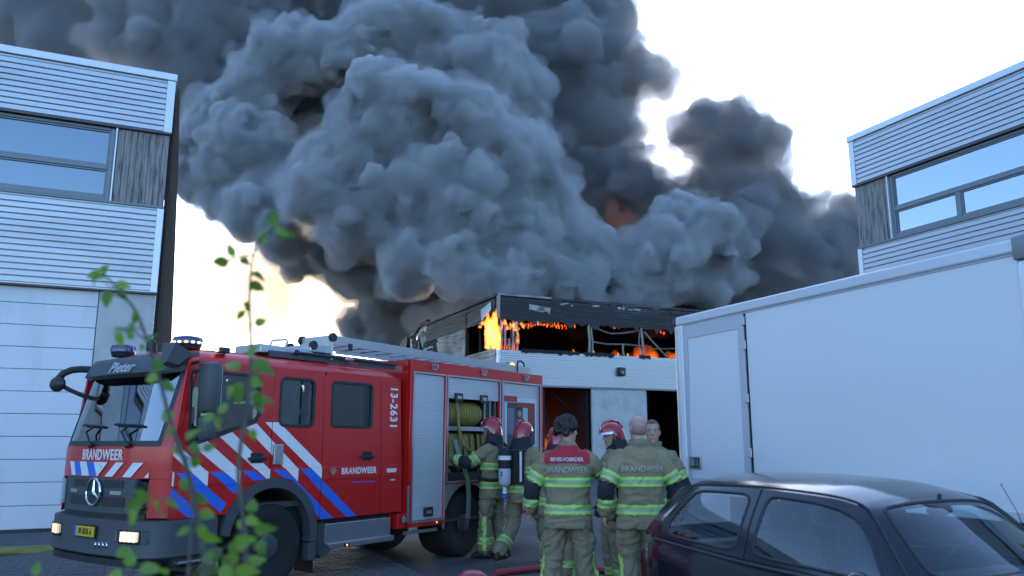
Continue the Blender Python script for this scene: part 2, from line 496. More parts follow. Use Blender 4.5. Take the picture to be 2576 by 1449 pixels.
# ------------------------------------------------------------------ the burning hall
fire_t = thing('burning_hall', 'burning metal hall with soot blackened upper wall and flames at its corner', 'building', (-0.718, 39.27, 0))
FR_ = Fr((0, 0, 0), Bdir, -Adir)     # right-hand face: u along B, out towards the camera
FL_ = Fr((0, 0, 0), Adir, -Bdir)     # left-hand face
rf = random.Random(12)
LR, LL = 17.0, 18.5
z = Z1+0.03
while z+BOARD < ZR-0.12:
    board(FR_, 0.12, LR, z, M_SOOT, fire_t, 0.014, rf, n=14); z += BOARD
def ragged(fr, u0, u1, zb, zt, w, m, name, amp=0.12, n=40, thick=0.05, both=False):
    # strip whose lower (and upper) edge is eaten away
    b = MB(fr); lo = []; hi = []
    for i in range(n+1):
        u = u0+(u1-u0)*i/n
        lo.append((u, zb-rf.random()**3*amp*3+rf.random()*amp*0.3)); hi.append((u, zt+(rf.random()-.5)*amp*0.5 if both else zt))
    b.prism(lo+hi[::-1], w, w+thick)
    return b.build(name, m, fire_t)
ragged(FR_, 0.12, LR, Z1-0.02, Z1+0.035, -0.06, M_SOOT, 'scorched_edge', 0.10, 90)
bx('roof_trim', M_SOOTED, fire_t, FR_, 0.0, 3.0, -0.12, 0.06, ZR-0.1, ZR)
ragged(FR_, 3.0, LR, ZR-0.12, ZR-0.01, -0.1, M_SOOT, 'roof_trim', 0.05, 60, 0.15, True)
for k in range(26):
    u = rf.uniform(3, 11); s_ = rf.uniform(0.04, 0.22)
    bx('peeled_flake', M_ASH if rf.random() < .5 else M_SOOT, fire_t, FR_, u, u+s_*2, 0.04, 0.05+0.04*rf.random(), ZR-0.3-0.1*rf.random(), ZR-0.22-0.1*rf.random())
bx('corner_trim', M_BENT, fire_t, FR_, -0.02, 0.115, -0.1, 0.055, Z1+0.02, ZR-0.102)
bx('corner_trim', M_TRIM, fire_t, FR_, -0.02, 0.115, -0.1, 0.055, Z3, Z2-0.04)
bx('backing_board', M_CHAR, fire_t, FR_, 0.12, LR, -0.14, -0.015, Z1+0.03, ZR-0.12)
z = Z3+0.03
while z+BOARD < Z2-0.02:
    board(FR_, 0.12, LR, z, M_CLAD if z < Z2-0.5 else M_CLAD, fire_t, 0.006, rf, n=10); z += BOARD
bx('backing_board', M_CLAD, fire_t, FR_, 0.12, LR, -0.14, -0.002, Z3, Z2-0.04)
for u0, u1 in ((1.3, 4.6), (4.9, 6.7), (8.3, 9.0)):
    ragged(FR_, u0, u1, Z2-0.12, Z2+0.06, 0.0, M_CHAR, 'burnt_sill', 0.03, 24, 0.07, True)
sill = MB(FR_)
for k in range(60):
    u = rf.uniform(0.2, 16); s_ = rf.uniform(0.03, 0.16); d_ = rf.uniform(-0.9, -0.1)
    sill.add([FR_(u, d_, Z2-0.06), FR_(u+s_*1.6, d_, Z2-0.06), FR_(u+s_, d_+0.1, Z2+s_*0.8), FR_(u, d_-0.1, Z2-0.06), FR_(u+s_*1.6, d_-0.12, Z2-0.06)], [(0, 1, 2), (3, 2, 4), (0, 2, 3), (1, 4, 2), (0, 3, 4, 1)])
sill.build('ash_debris', M_ASH, fire_t)
bx('floor_slab', M_CHAR, fire_t, FR_, 0.1, LR, -9.5, -0.142, Z2-0.45, Z2-0.07)
bx('roof', M_CHAR, fire_t, FR_, 0.1, LR, -9.5, -0.15, ZR-0.35, ZR-0.11)
bx('rear_wall', M_CHAR, fire_t, FR_, 0.1, LR, -9.9, -9.52, 0, ZR-0.12)
bx('side_wall', M_CHAR, fire_t, FR_, LR-0.3, LR-0.002, -9.54, -0.16, 0, Z2-0.46)
bx('side_wall', M_CHAR, fire_t, FR_, LR-0.3, LR-0.002, -9.54, -0.16, Z2-0.06, ZR-0.36)
bx('partition', M_CHAR, fire_t, FR_, 5.15, 5.3, -6, -0.3, 0, Z2-0.47)
# twisted window posts and rails left in the opening
for nm, pts, r_ in (('window_post', [(5.25, Z2-.06), (5.3, 6.9), (5.24, 7.5), (5.3, Z1+.05)], .07), ('window_post', [(5.44, Z2-.06), (5.48, 6.8), (5.4, 7.3), (5.46, Z1+.05)], .045),
                  ('window_post', [(8.62, Z2-.06), (8.6, 6.8), (8.52, Z1)], .07), ('window_post', [(8.42, Z2+.0), (8.36, 7.0), (8.43, 7.45)], .03),
                  ('window_rail', [(5.5, 7.62), (6.0, 7.42), (6.6, 7.27), (7.4, 7.34), (8.45, 7.55)], .04), ('window_rail', [(5.45, 6.78), (6.3, 6.7), (7.3, 6.74), (8.55, 6.72)], .045),
                  ('window_rail', [(8.7, 7.5), (9.1, 7.1), (10.1, 6.2)], .05), ('window_rail', [(8.65, 6.74), (9.3, 6.58), (10.4, 6.66), (12.5, 6.7)], .03), ('window_stub', [(7.4, Z2-.05), (7.32, 6.4), (7.34, 6.72)], .05)):
    b = MB(FR_); b.tube([(u, -0.08, z) for u, z in pts], r_, 6); b.build(nm, M_BENT, fire_t, True)
# charred vertical laths still hanging beside the corner
for k in range(9):
    u = 0.2+0.11*k; b0 = Z2-0.03+rf.random()*0.1 if k > 0 else Z2; t0 = Z1-0.02
    if 0.45 < u < 0.75: t0 = Z2+0.55
    bx('burning_lath', M_CHAR if k % 2 else M_ASH, fire_t, FR_, u, u+0.06+0.02*rf.random(), -0.11, -0.05+0.02*rf.random(), b0, t0)
# ground floor
bx('concrete_pier', M_CONC, fire_t, FR_, 5.32, 8.7, -0.14, -0.02, 0, Z3-0.1, r=0.01)
bx('concrete_pier', M_CONC, fire_t, FR_, 0.02, 2.4, -0.14, -0.02, 0, Z3-0.1, r=0.01)
bx('concrete_pier', M_CONC, fire_t, FR_, 12.3, LR, -0.14, -0.02, 0, Z3-0.1, r=0.01)
bx('door_lintel', M_FRAME, fire_t, FR_, 0.0, LR, -0.14, 0.045, Z3-0.09, Z3-0.005)
bx('door_post', M_CHAR, fire_t, FR_, 2.42, 2.6, -0.14, -0.03, 0, Z3-0.1)
for k, (u0, z0, u1, z1) in enumerate(((2.6, 4.2, 3.4, 2.2), (3.1, 3.9, 2.9, 0.4), (3.5, 4.3, 4.9, 3.4), (9.0, 4.2, 9.6, 1.4), (10.2, 4.3, 9.8, 0.3))):
    b = MB(FR_); b.tube([(u0, -0.9-0.3*k, z0), ((u0+u1)/2+.1, -1.0-0.3*k, (z0+z1)/2), (u1, -1.1-0.3*k, z1)], 0.06, 6); b.build('fallen_beam', M_CHAR, fire_t, True)
# lamp and sign on the wall
lampo = thing('wall_lamp', None, None); lampo.parent = fire_t
bx('lamp_housing', M_BLACK, lampo, FR_, 6.86, 7.28, 0.036, 0.28, 5.02, 5.48, r=0.06)
bx('lamp_lens', M_BENT, lampo, FR_, 7.0, 7.14, 0.27, 0.30, 5.12, 5.28, r=0.01)
sgn = thing('wall_sign', None, None); sgn.parent = fire_t
sg = MB(FR_); sg.prism([(1.72, 8.5), (2.95, 8.37), (2.86, 8.04), (2.74, 8.2), (2.45, 8.12), (2.1, 8.16), (1.9, 8.22), (1.7, 8.2)], 0.05, 0.08); sg.build('sign_plate', M_ASH, sgn)
lettering('LDER', lambda x, y, d: FR_(2.36+x, 0.085+d, 8.24+y), 0.19, mat('scorched_red_print', (0.25, 0.04, 0.03), 0.8), sgn, bold=0.02)
lettering('F331', lambda x, y, d: FR_(0.72+x, 0.038+d, 5.36+y), 0.28, M_BLACK, fire_t, bold=0.02)

# left-hand face: scorched ribbed sheets, an eaten window, a torn end
z = Z3+0.03
while z+BOARD < ZR-0.1:
    zz = z
    if zz < Z2-0.02:
        board(FL_, 0.12, 9.0, zz, M_SOOTED, fire_t, 0.02, rf, n=8)
        board(FL_, 9.02, 11.6, zz, M_SOOTED, fire_t, 0.05, rf, n=5)
    elif zz < Z1:
        board(FL_, 4.35+rf.random()*.05, 8.6+rf.random()*.7, zz, M_SOOTED, fire_t, 0.02, rf, n=8)
        if rf.random() < 0.5: board(FL_, 9.6+rf.random()*.5, 11.4, zz, M_SOOTED, fire_t, 0.06, rf, n=4)
    else:
        board(FL_, 0.3 if zz > 8.0 else 1.6, 11.3-rf.random()*.3, zz, M_SOOT, fire_t, 0.025, rf, n=9)
    z += BOARD
bx('backing_board', M_CHAR, fire_t, FL_, 4.4, 11.3, -0.14, -0.03, Z2, ZR-0.15)
bx('backing_board', M_CHAR, fire_t, FL_, 0.12, 11.5, -0.14, -0.03, 0.0, Z2-0.03)
bx('roof_trim', M_SOOT, fire_t, FL_, 0.06, 11.4, -0.12, 0.07, ZR-0.14, ZR-0.005)
bx('window_post', M_CHAR, fire_t, FL_, 4.2, 4.34, -0.1, 0.05, Z2, Z1+0.9)
bx('steel_column', M_BENT, fire_t, FL_, 11.42, 11.6, -0.3, -0.12, 0, ZR-0.4)
bx('window_post', M_CHAR, fire_t, FL_, 3.6, 3.68, -0.6, -0.5, Z2, Z1)
# pale torn sheet flapping over the flames
tw = MB(FL_); tw.loft([[(0.75, 0.05, 8.6), (0.6, 0.10, 8.2), (1.3, 0.3, 7.75), (1.75, 0.16, 8.35)], [(0.77, 0.08, 8.6), (0.62, 0.13, 8.2), (1.32, 0.33, 7.75), (1.77, 0.19, 8.35)]]); tw.build('torn_sheet', M_TRIM, fire_t)
M_TORN = [M_TRIM, M_ASH, M_SOOT, M_SOOTED, M_SOOT]
for k in range(34):
    u = rf.uniform(11.5, 18.6); top = 8.75-(u-11.5)*0.13
    zc = rf.uniform(6.2, top-0.2); w_ = rf.uniform(0.3, 1.1); h_ = rf.uniform(0.4, 1.2)
    b = MB(FL_); P = [(u+rf.uniform(-w_, 0), rf.uniform(-.5, .35), max(5.5, zc-h_)), (u+rf.uniform(0, w_), rf.uniform(-.5, .35), max(5.6, zc-h_*rf.random())), (u+rf.uniform(0, w_), rf.uniform(-.5, .4), min(top, zc+h_*rf.random())), (u+rf.uniform(-w_, 0), rf.uniform(-.5, .4), min(top+.1, zc+h_))]
    P2 = [(a, b_+0.03, c) for a, b_, c in P]
    b.loft([P, P2]); b.build('torn_sheet', M_TORN[k % 5], fire_t)
bx('rear_wall', M_CHAR, fire_t, FL_, 11.6, 18.6, -0.9, -0.6, 0, 7.4)
b = MB(FL_); b.tube([(10.9, -.05, 9.05), (12.6, -.1, 9.0), (14.0, -.1, 8.55), (16.5, .0, 8.3), (18.6, .1, 8.1)], [.12, .16, .14, .1, .05], 6); b.build('fallen_beam', M_SOOT, fire_t)
for k in range(12):
    u = rf.uniform(12, 18.5); b = MB(FL_); b.tube([(u, 0, 7.4), (u+rf.uniform(-.3, .3), .05, 8.0), (u+rf.uniform(-.5, .5), .05, 8.55-(u-12)*.06)], .04, 5); b.build('bent_rail', M_BENT, fire_t)

# ------------------------------------------------------------------ flames
def flame_mat(name, s, lo=(1.0, 0.16, 0.015), hi=(1.0, 0.62, 0.16), sc=1.6):
    m = bpy.data.materials.new(name); m.use_nodes = True
    t = m.node_tree; t.nodes.clear(); L = t.links.new
    o = t.nodes.new('ShaderNodeOutputMaterial'); e = t.nodes.new('ShaderNodeEmission')
    tc = t.nodes.new('ShaderNodeTexCoord'); n = t.nodes.new('ShaderNodeTexNoise'); n.inputs['Scale'].default_value = sc; n.inputs['Detail'].default_value = 4
    mp = t.nodes.new('ShaderNodeMapping'); mp.inputs['Scale'].default_value = (1.5, 1.5, 0.7)
    L(tc.outputs['Object'], mp.inputs[0]); L(mp.outputs[0], n.inputs[0])
    r = t.nodes.new('ShaderNodeValToRGB'); r.color_ramp.elements[0].position = .38; r.color_ramp.elements[1].position = .62
    r.color_ramp.elements[0].color = (*lo, 1); r.color_ramp.elements[1].color = (*hi, 1)
    L(n.outputs[0], r.inputs[0]); L(r.outputs[0], e.inputs[0]); e.inputs[1].default_value = s
    L(e.outputs[0], o.inputs[0])
    return m
def flame_vol(name, col, s):
    m = bpy.data.materials.new(name); m.use_nodes = True
    t = m.node_tree; t.nodes.clear()
    o = t.nodes.new('ShaderNodeOutputMaterial'); e = t.nodes.new('ShaderNodeEmission')
    e.inputs[0].default_value = (*col, 1); e.inputs[1].default_value = s
    t.links.new(e.outputs[0], o.inputs['Volume'])
    return m
def fuse(b, name, m, parent, voxel=0.04):
    me = b.mesh(name); ob = bpy.data.objects.new('tmp', me); COL.objects.link(ob)
    md = ob.modifiers.new('r', 'REMESH'); md.mode = 'VOXEL'; md.voxel_size = voxel
    m2 = bpy.data.meshes.new_from_object(ob.evaluated_get(bpy.context.evaluated_depsgraph_get())); m2.name = name
    bpy.data.objects.remove(ob); bpy.data.meshes.remove(me)
    return link(name, m2, m, parent)
M_FLAME = flame_vol('flame', (1.0, 0.30, 0.05), 3.2)
M_GLOWV = flame_vol('fire_glow', (1.0, 0.15, 0.018), 0.22)  # stands for smoke lit by the flames, its light put in as weak emission
M_EMBER = flame_mat('ember_flame', 0.35, (0.9, 0.06, 0.008), (1.0, 0.3, 0.05))
M_GLOW = flame_mat('deep_fire', 0.10, (0.6, 0.03, 0.004), (1.0, 0.17, 0.02), 0.5)
def tongue(b, fr, u, w, z0, h, r, seed, lean=0.0):
    rr = random.Random(seed); pts = []; rad = []
    n = 9
    for i in range(n):
        t = i/(n-1)
        pts.append((u+lean*t+math.sin(t*5+seed)*0.16*r*4*t*(1-t*.3), w+rr.uniform(-.04, .04), z0+h*t))
        rad.append(max(0.006, r*(math.sin(math.pi*min(1, (t*0.8+0.18)))**0.8)*(1-t*0.75)*rr.uniform(.75, 1.2)))
    b.tube(pts, rad, 8)
fl = thing('flames', 'bright orange flames licking the corner of the burning hall', 'fire', (-0.718, 39.27, 0))
fr2 = random.Random(31)
b = MB(FL_)
for k in range(13):
    tongue(b, FL_, 0.25+fr2.uniform(-.1, 1.2), fr2.uniform(-.3, .2), 6.1+fr2.uniform(0, .8), fr2.uniform(0.5, 1.5), fr2.uniform(.1, .24), k, fr2.uniform(-.2, .2))
for k in range(5): tongue(b, FL_, 0.3+fr2.uniform(0, .6), fr2.uniform(-.2, .15), 6.0+.35*k, 0.9, .26, k+40)
for k in range(8): tongue(b, FL_, 0.9+.18*k, 0.1, 7.45+fr2.uniform(-.1, .15), fr2.uniform(.15, .4), .09, k+20)
fuse(b, 'flame', M_FLAME, fl)
b = MB(FR_)
for k in range(16): tongue(b, FR_, 0.15+0.1*k+fr2.uniform(-.05, .05), fr2.uniform(-.06, .05), 7.3+fr2.uniform(-.25, .2), fr2.uniform(.2, .5), fr2.uniform(.05, .1), k+60)
for k in range(9): tongue(b, FR_, 0.85+0.05*k, fr2.uniform(-.1, .0), 6.2+fr2.uniform(0, 1.0), fr2.uniform(.3, .8), fr2.uniform(.02, .06), k+80)
fuse(b, 'flame', M_FLAME, fl)
b = MB(FR_)
for k in range(24): tongue(b, FR_, 1.6+0.1*k+fr2.uniform(-.06, .06), fr2.uniform(-.1, .02), 7.42+fr2.uniform(-.1, .08), fr2.uniform(.08, .26), fr2.uniform(.03, .06), k+100)
for u, z in ((4.5, 7.5), (6.9, 7.58), (9.9, 7.5), (10.1, 7.45), (7.1, 6.15), (7.7, 6.15), (4.4, 6.2), (5.6, 6.2)): tongue(b, FR_, u, -.2, z, .16, .05, int(u*9))
for k in range(7): tongue(b, FR_, 0.25+.14*k, -.04, 6.12, fr2.uniform(.15, .4), .035, k+160)
b.build('ember_flame', M_EMBER, fl, True)
fi = thing('indoor_fire_glow', 'deep orange fire and flame-lit smoke glowing inside the doorways of the burning hall', 'fire', (-0.718, 39.27, 0))
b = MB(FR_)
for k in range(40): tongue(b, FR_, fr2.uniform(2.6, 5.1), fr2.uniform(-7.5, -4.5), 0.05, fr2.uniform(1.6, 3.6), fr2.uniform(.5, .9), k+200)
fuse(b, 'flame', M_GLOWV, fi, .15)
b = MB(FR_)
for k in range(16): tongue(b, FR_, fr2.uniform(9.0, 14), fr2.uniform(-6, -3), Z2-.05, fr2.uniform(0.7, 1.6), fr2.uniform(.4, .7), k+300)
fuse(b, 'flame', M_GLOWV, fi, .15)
b = MB(FR_)
for k in range(6): tongue(b, FR_, fr2.uniform(2.7, 4.9), fr2.uniform(-3.5, -1.5), 0.02, fr2.uniform(.3, 1.0), fr2.uniform(.06, .14), k+340)
b.build('flame', M_EMBER, fi, True)
# ------------------------------------------------------------------ fire engine (local: x rearwards, y away from the near side, z up; origin on the ground at the front wheel)
M_RED = mat('signal_red_paint', (0.52, 0.010, 0.009), 0.35, 0, var=0.08, vscale=1.5, coat=0.3, bump=0.01, bscale=3)
M_WHITE_DEC = mat('white_retroreflective', (0.72, 0.73, 0.74), 0.4, 0, var=0.04)
M_BLUE_DEC = mat('blue_retroreflective', (0.02, 0.13, 0.62), 0.4, 0, var=0.08)
M_GREY_PL = mat('dark_grey_plastic', (0.055, 0.06, 0.068), 0.5, 0, var=0.12, bump=0.08, bscale=90)
M_SILVER = mat('brushed_aluminium', (0.45, 0.46, 0.48), 0.35, 0.85, var=0.06)
M_SHUT = mat('roller_shutter_aluminium', (0.55, 0.57, 0.59), 0.45, 0.35, var=0.05, vscale=2)
M_CHROME = mat('chrome', (0.7, 0.71, 0.72), 0.08, 1.0, var=0.02)
M_TYRE = mat('tyre_rubber', (0.012, 0.012, 0.013), 0.8, 0, var=0.3, bump=0.2, bscale=50)
M_RIM = mat('dusty_steel_rim', (0.075, 0.078, 0.085), 0.5, 0.4, var=0.25, vscale=8)
M_CABGLASS = glass_mat('cab_glass', (0.36, 0.42, 0.44), 0.07)
M_WSGLASS = glass_mat('windscreen_glass', (0.74, 0.87, 0.89), 0.40)
M_LENS = glass_mat('lamp_lens', (0.85, 0.88, 0.9), 0.12)
M_LIT = emit_mat('lit_headlamp', (1.0, 0.80, 0.58), 0.62)
M_AMBER = emit_mat('lit_amber', (1.0, 0.36, 0.10), 0.9)
M_WHITE_LIT = emit_mat('lit_white_lens', (1.0, 0.8, 0.72), 0.6)
M_BLUE_LENS = mat('blue_beacon_lens', (0.02, 0.035, 0.12), 0.08, 0, coat=0.5)
M_PLATE = mat('yellow_number_plate', (0.62, 0.42, 0.02), 0.4)
M_HOSE = mat('yellow_hose', (0.25, 0.205, 0.055), 0.75, 0, var=0.25, vscale=9, bump=0.2, bscale=60)
M_GREENWEB = mat('grey_green_webbing', (0.16, 0.22, 0.2), 0.8)
M_INT = mat('cab_interior', (0.045, 0.048, 0.052), 0.8)
M_SEATY = mat('hi_vis_yellow', (0.62, 0.72, 0.06), 0.6)
M_POSTW = mat('poster_white', (0.6, 0.62, 0.64), 0.35)

a_ = R(34.9)
eng = thing('fire_engine', 'red fire engine with white and blue diagonal stripes and ladder on its roof', 'fire engine', (-2.572, 8.989, 0), R(90)-a_)
W = 1.93
FY = [0, .05, .13, .33, .965, 1.60, 1.80, 1.88, 1.93]; FS = [-1.29, -1.36, -1.41, -1.45, -1.49, -1.45, -1.41, -1.36, -1.29]
def Ff(y): return float(np.interp(y, FY, FS))
def lean(z): return 0.0 if z < 1.52 else (z-1.52)*0.27
ys_fine = [0, .02, .05, .09, .13, .2, .33, .5, .7, .965, 1.23, 1.43, 1.6, 1.73, 1.8, 1.84, 1.88, 1.91, 1.93]
def front_sheet(name, m, parent, ylo, yhi, zs, off=0.0, thick=0.02, smooth=True, taper=None):
    ys = [ylo]+[y for y in ys_fine if ylo+1e-3 < y < yhi-1e-3]+[yhi]
    b = MB(); rings = []
    outer = [[(Ff(y)+lean(z)+off, y, z) for y in ys] for z in zs]
    inner = [[(Ff(y)+lean(z)+off+thick, y, z) for y in ys] for z in zs]
    for o_, i_ in zip(outer, inner): rings.append(o_+i_[::-1])
    b.loft(rings)
    return b.build(name, m, parent, smooth, 50)
def front_decal(name, poly, m, parent, off=-0.004, curved=True):
    # flat polygon in (y,z) laid on the curved front
    b = MB(); n = len(poly)
    # subdivide edges
    pts = []
    for i in range(n):
        p, q = poly[i], poly[(i+1) % n]
        for k in range(4): pts.append((p[0]+(q[0]-p[0])*k/4, p[1]+(q[1]-p[1])*k/4))
    b.add([(Ff(y)+lean(z)+off, y, z) for y, z in pts], [list(range(len(pts)))])
    return b.build(name, m, parent)

# chassis
bx('chassis', M_GREY_PL, eng, ID, -1.0, 5.1, .45, 1.48, .45, .68)
bx('underbody', M_BLACK, eng, ID, -1.15, 2.0, .12, W-.12, .60, .86)
# --- cab sides
AC, AR = (-0.066, 0.555), 0.635
def arc(a0, a1, n=14, r=AR): return [(AC[0]+r*math.cos(R(a0+(a1-a0)*i/n)), AC[1]+r*math.sin(R(a0+(a1-a0)*i/n))) for i in range(n+1)]
def clip_x(poly, x, keep_less=True):
    out = []; n = len(poly)
    ins = lambda p: (p[0] <= x) if keep_less else (p[0] >= x)
    for i in range(n):
        p, q = poly[i], poly[(i+1) % n]
        if ins(p): out.append(p)
        if ins(p) != ins(q):
            t = (x-p[0])/(q[0]-p[0]); out.append((x, p[1]+(q[1]-p[1])*t))
    return out
def clip_z(poly, z, keep_above=True):
    o = clip_x([(p[1], p[0]) for p in poly], z, not keep_above); return [(p[1], p[0]) for p in o]
lo_front = [(-1.285, .845), (-.62, .845)] ; 
# angle where the arch circle meets z=.845 and x=-.117 / .62
aL = math.degrees(math.acos((-0.62-AC[0])/AR)); aL = 180-math.degrees(math.asin((.845-AC[1])/AR))
aM = math.degrees(math.acos((-0.121-AC[0])/AR)); aM2 = math.degrees(math.acos((-0.113-AC[0])/AR)); aR = math.degrees(math.acos((0.618-AC[0])/AR)) if abs(0.618-AC[0]) < AR else 4
front_door = [(-1.285, .845)] + arc(aL, aM) + [(-.121, 2.40), (-1.185, 2.40), (-1.20, 2.33), (-1.285, 1.55)]
dw = [(-1.155, 2.26), (-1.12, 2.295), (-.34, 2.295), (-.295, 2.25), (-.285, 1.86), (-.33, 1.80), (-.95, 1.585), (-1.08, 1.545), (-1.125, 1.60)]
mid = arc(aM2, 14) + [(.555, .70), (.617, .70), (.617, 2.40), (-.113, 2.40)]
w2 = rrect(-.03, .475, 1.75, 2.295, .075)
rdoor = [(.625, .70), (1.60, .70), (1.60, 1.2), (1.55, 2.33), (1.50, 2.405), (.70, 2.41), (.64, 2.38), (.625, 2.33)]
w3 = rrect(.735, 1.42, 1.755, 2.295, .06)
rcorner = [(1.608, .70), (2.0, .70), (1.985, 1.25), (1.93, 2.3), (1.88, 2.405), (1.515, 2.41), (1.558, 2.34), (1.608, 1.2)]
upper_strip = [(.633, 2.416), (1.505, 2.411), (1.505, 2.42), (.633, 2.42)]
near = lambda x, y, d: Vector((x, 0.015+d, y)); far = lambda x, y, d: Vector((x, W-0.015+d, y))
for fn, lab in ((near, 1), (far, 0)):
    doors = []
    d1 = panel('front_door', front_door, [dw], fn, M_RED, eng); d2 = panel('middle_panel', mid, [w2], fn, M_RED, eng)
    d3 = panel('rear_door', rdoor, [w3], fn, M_RED, eng); d4 = panel('rear_corner_panel', rcorner, [], fn, M_RED, eng)
    for d_, win in ((d1, dw), (d2, w2), (d3, w3)):
        panel('pane', inset_poly(win, 0.02), [], lambda x, y, d, f=fn: f(x, y, 0)+Vector((0, d+(0.004 if lab else -0.004), 0)), M_CABGLASS, d_, thick=0.006, bevel=0.001)
        panel('window_seal', inset_poly(win, -0.012), [inset_poly(win, 0.026)], lambda x, y, d, f=fn: f(x, y, 0)+Vector((0, d+(-0.004 if lab else 0.004), 0)), M_BLACK, d_, thick=0.03, bevel=0.005)
    mo = -1 if lab else 1
    base = 0.0 if lab else W
    for d_, x0, x1 in ((d1, -1.28, -.13), (d2, -.105, .61), (d3, .635, 1.593), (d4, 1.615, 1.97)):
        y0, y1 = sorted((base+mo*0.011, base-mo*0.004))
        zz0 = 1.145 if not (d_ is d2) else 1.185
        bx('moulding', M_RED, d_, ID, x0, x1, y0, y1, zz0, 1.292, r=0.006)
    # handles
    for d_, x0 in ((d1, -.42), (d3, 1.23)):
        zz = 1.385
        h = bx('door_handle', M_BLACK, d_, ID, x0, x0+.24, *sorted((base+mo*.035, base+mo*.012)), zz, zz+.035, r=0.008)
        bx('handle_recess', M_BLACK, d_, ID, x0+.04, x0+.2, *sorted((base+mo*.004, base+mo*.001)), zz-.03, zz+.08, r=0.001)
# diagonal stripes on the near side: polygons in (x,z), following the moulding
white = [[(-1.283, 1.58), (-.886, 1.28), (-.886, 1.136), (-1.283, 1.446)],
 [(-1.082, 1.545), (-.926, 1.595), (-.499, 1.282), (-.499, 1.137), (-.61, 1.215)],
 [(-.773, 1.63), (-.624, 1.68), (-.121, 1.286), (-.121, 1.176), (-.16, 1.186)],
 [(-.461, 1.73), (-.327, 1.775), (-.121, 1.605), (-.121, 1.455)], [(-.113, 1.598), (.27, 1.288), (.27, 1.142), (-.113, 1.449)],
 [(-.216, 1.792), (-.121, 1.792), (-.121, 1.715)], [(-.113, 1.793), (-.028, 1.794), (.617, 1.312), (.617, 1.163), (-.113, 1.708)],
 [(-1.283, 1.302), (-1.262, 1.28), (-1.262, 1.145), (-1.283, 1.165)]]
blue = [[(-1.283, 1.146), (-1.283, 1.001), (-1.071, .847), (-.885, .847)],
 [(-1.248, 1.278), (-1.072, 1.278), (-.873, 1.128), (-.645, .958), (-.705, .868)],
 [(-.864, 1.278), (-.691, 1.278), (-.468, 1.112), (-.55, 1.045)],
 [(-.485, 1.279), (-.337, 1.279), (-.176, 1.182), (-.335, 1.178)],
 [(-.082, 1.279), (.06, 1.279), (.27, 1.142), (.617, .868), (.617, .72), (.2, 1.16), (.05, 1.195)],
 [(.297, 1.279), (.46, 1.279), (.617, 1.158), (.617, 1.022)],
 [(.627, 1.150), (1.205, .704), (1.035, .704), (.627, 1.015)], [(.627, .86), (.83, .704), (.627, .704)]]
rednotch = []
def side_decal(poly, m):
    for z0, z1, y in ((0.6, 1.148, -0.003), (1.148, 1.290, -0.0145), (1.290, 3.0, -0.003)):
        q = clip_z(clip_z(poly, z0, True), z1, False)
        if len(q) >= 3:
            b = MB(); b.add([(x, y, z) for x, z in q], [list(range(len(q)))]); b.build('stripe', m, eng)
for p in white: side_decal(p, M_WHITE_DEC)
for p in blue: side_decal(p, M_BLUE_DEC)
# arch trim
ao = arc(-8, 172, 40, AR+0.004); ai = arc(-8, 172, 40, AR-0.10)
bt = MB(); n = len(ao)
bt.loft([[(ao[i][0], -0.03, ao[i][1]), (ai[i][0], -0.03, ai[i][1]), (ai[i][0], 0.10, ai[i][1]), (ao[i][0], 0.10, ao[i][1])] for i in range(n)])
bt.build('wheel_arch_trim', M_GREY_PL, eng, True)
bx('wheel_arch_trim', M_GREY_PL, eng, ID, .465, .572, -.03, .10, .27, .465, r=0.01)
bt = MB(); bt.loft([[(ao[i][0], W+0.03, ao[i][1]), (ai[i][0], W+0.03, ai[i][1]), (ai[i][0], W-0.10, ai[i][1]), (ao[i][0], W-0.10, ao[i][1])] for i in range(n)]); bt.build('wheel_arch_trim', M_GREY_PL, eng, True)
# wheel well
bw = MB(); ar = arc(-5, 185, 20, AR-0.12)
bw.loft([[(x, .10, z), (x, W-.10, z), (x*1.02, W-.10, z+.03), (x*1.02, .10, z+.03)] for x, z in ar]); bw.build('wheel_well', M_BLACK, eng)
# roof of the cab
rb = MB(); rings = []
NS, NY = 22, 20
for i in range(NS+1):
    s_ = -1.16+(1.95+1.16)*i/NS
    e = max(0.0, 1-abs(2*(s_+1.16)/(3.11)-1)**9)**0.5
    row = []
    for j in range(NY+1):
        y = W*j/NY; q = max(0.0, 1-abs(2*y/W-1)**5)**0.55
        yy = y
        row.append((s_, yy, 2.402+0.165*q*(0.25+0.75*e)))
    rings.append(row+[(s_, W, 2.395), (s_, 0, 2.395)])
rb.loft(rings); rb.build('cab_roof', M_RED, eng, True, 60)
bx('roof_seam', M_BLACK, eng, ID, -.117, -.112, .25, W-.25, 2.566, 2.572)
# cab back, floor, interior
bx('cab_back', M_RED, eng, ID, 1.93, 1.96, .03, W-.03, .72, 2.41)
bx('cab_floor', M_INT, eng, ID, -1.35, 1.93, .06, W-.06, .87, .93)
dash = MB(); dash.loft([[(-1.40, .12, 1.40), (-1.40, W-.12, 1.40), (-1.02, W-.12, 1.40), (-1.02, .12, 1.40)], [(-1.40, .14, 1.50), (-1.40, W-.14, 1.50), (-1.0, W-.14, 1.55), (-1.0, .14, 1.55)]]); dash.build('dashboard', M_INT, eng)
for k, (x, y) in enumerate(((-.55, .42), (-.55, 1.5), (.95, .42), (.95, .95), (.95, 1.5))):
    st = thing('seat', None, None); st.parent = eng
    bx('seat_cushion', M_INT, st, ID, x-.2, x+.28, y-.23, y+.23, 1.2, 1.36, r=.04)
    bx('backrest', M_INT, st, ID, x+.2, x+.34, y-.23, y+.23, 1.36, 2.0, r=.05)
    bx('headrest', M_INT, st, ID, x+.22, x+.32, y-.13, y+.13, 2.02, 2.2, r=.03)
for y, z0 in ((.25, 1.5), (.42, 1.5)): bx('equipment_strap', M_SEATY, eng, ID, 1.22, 1.25, y, y+.02, z0, 2.05)
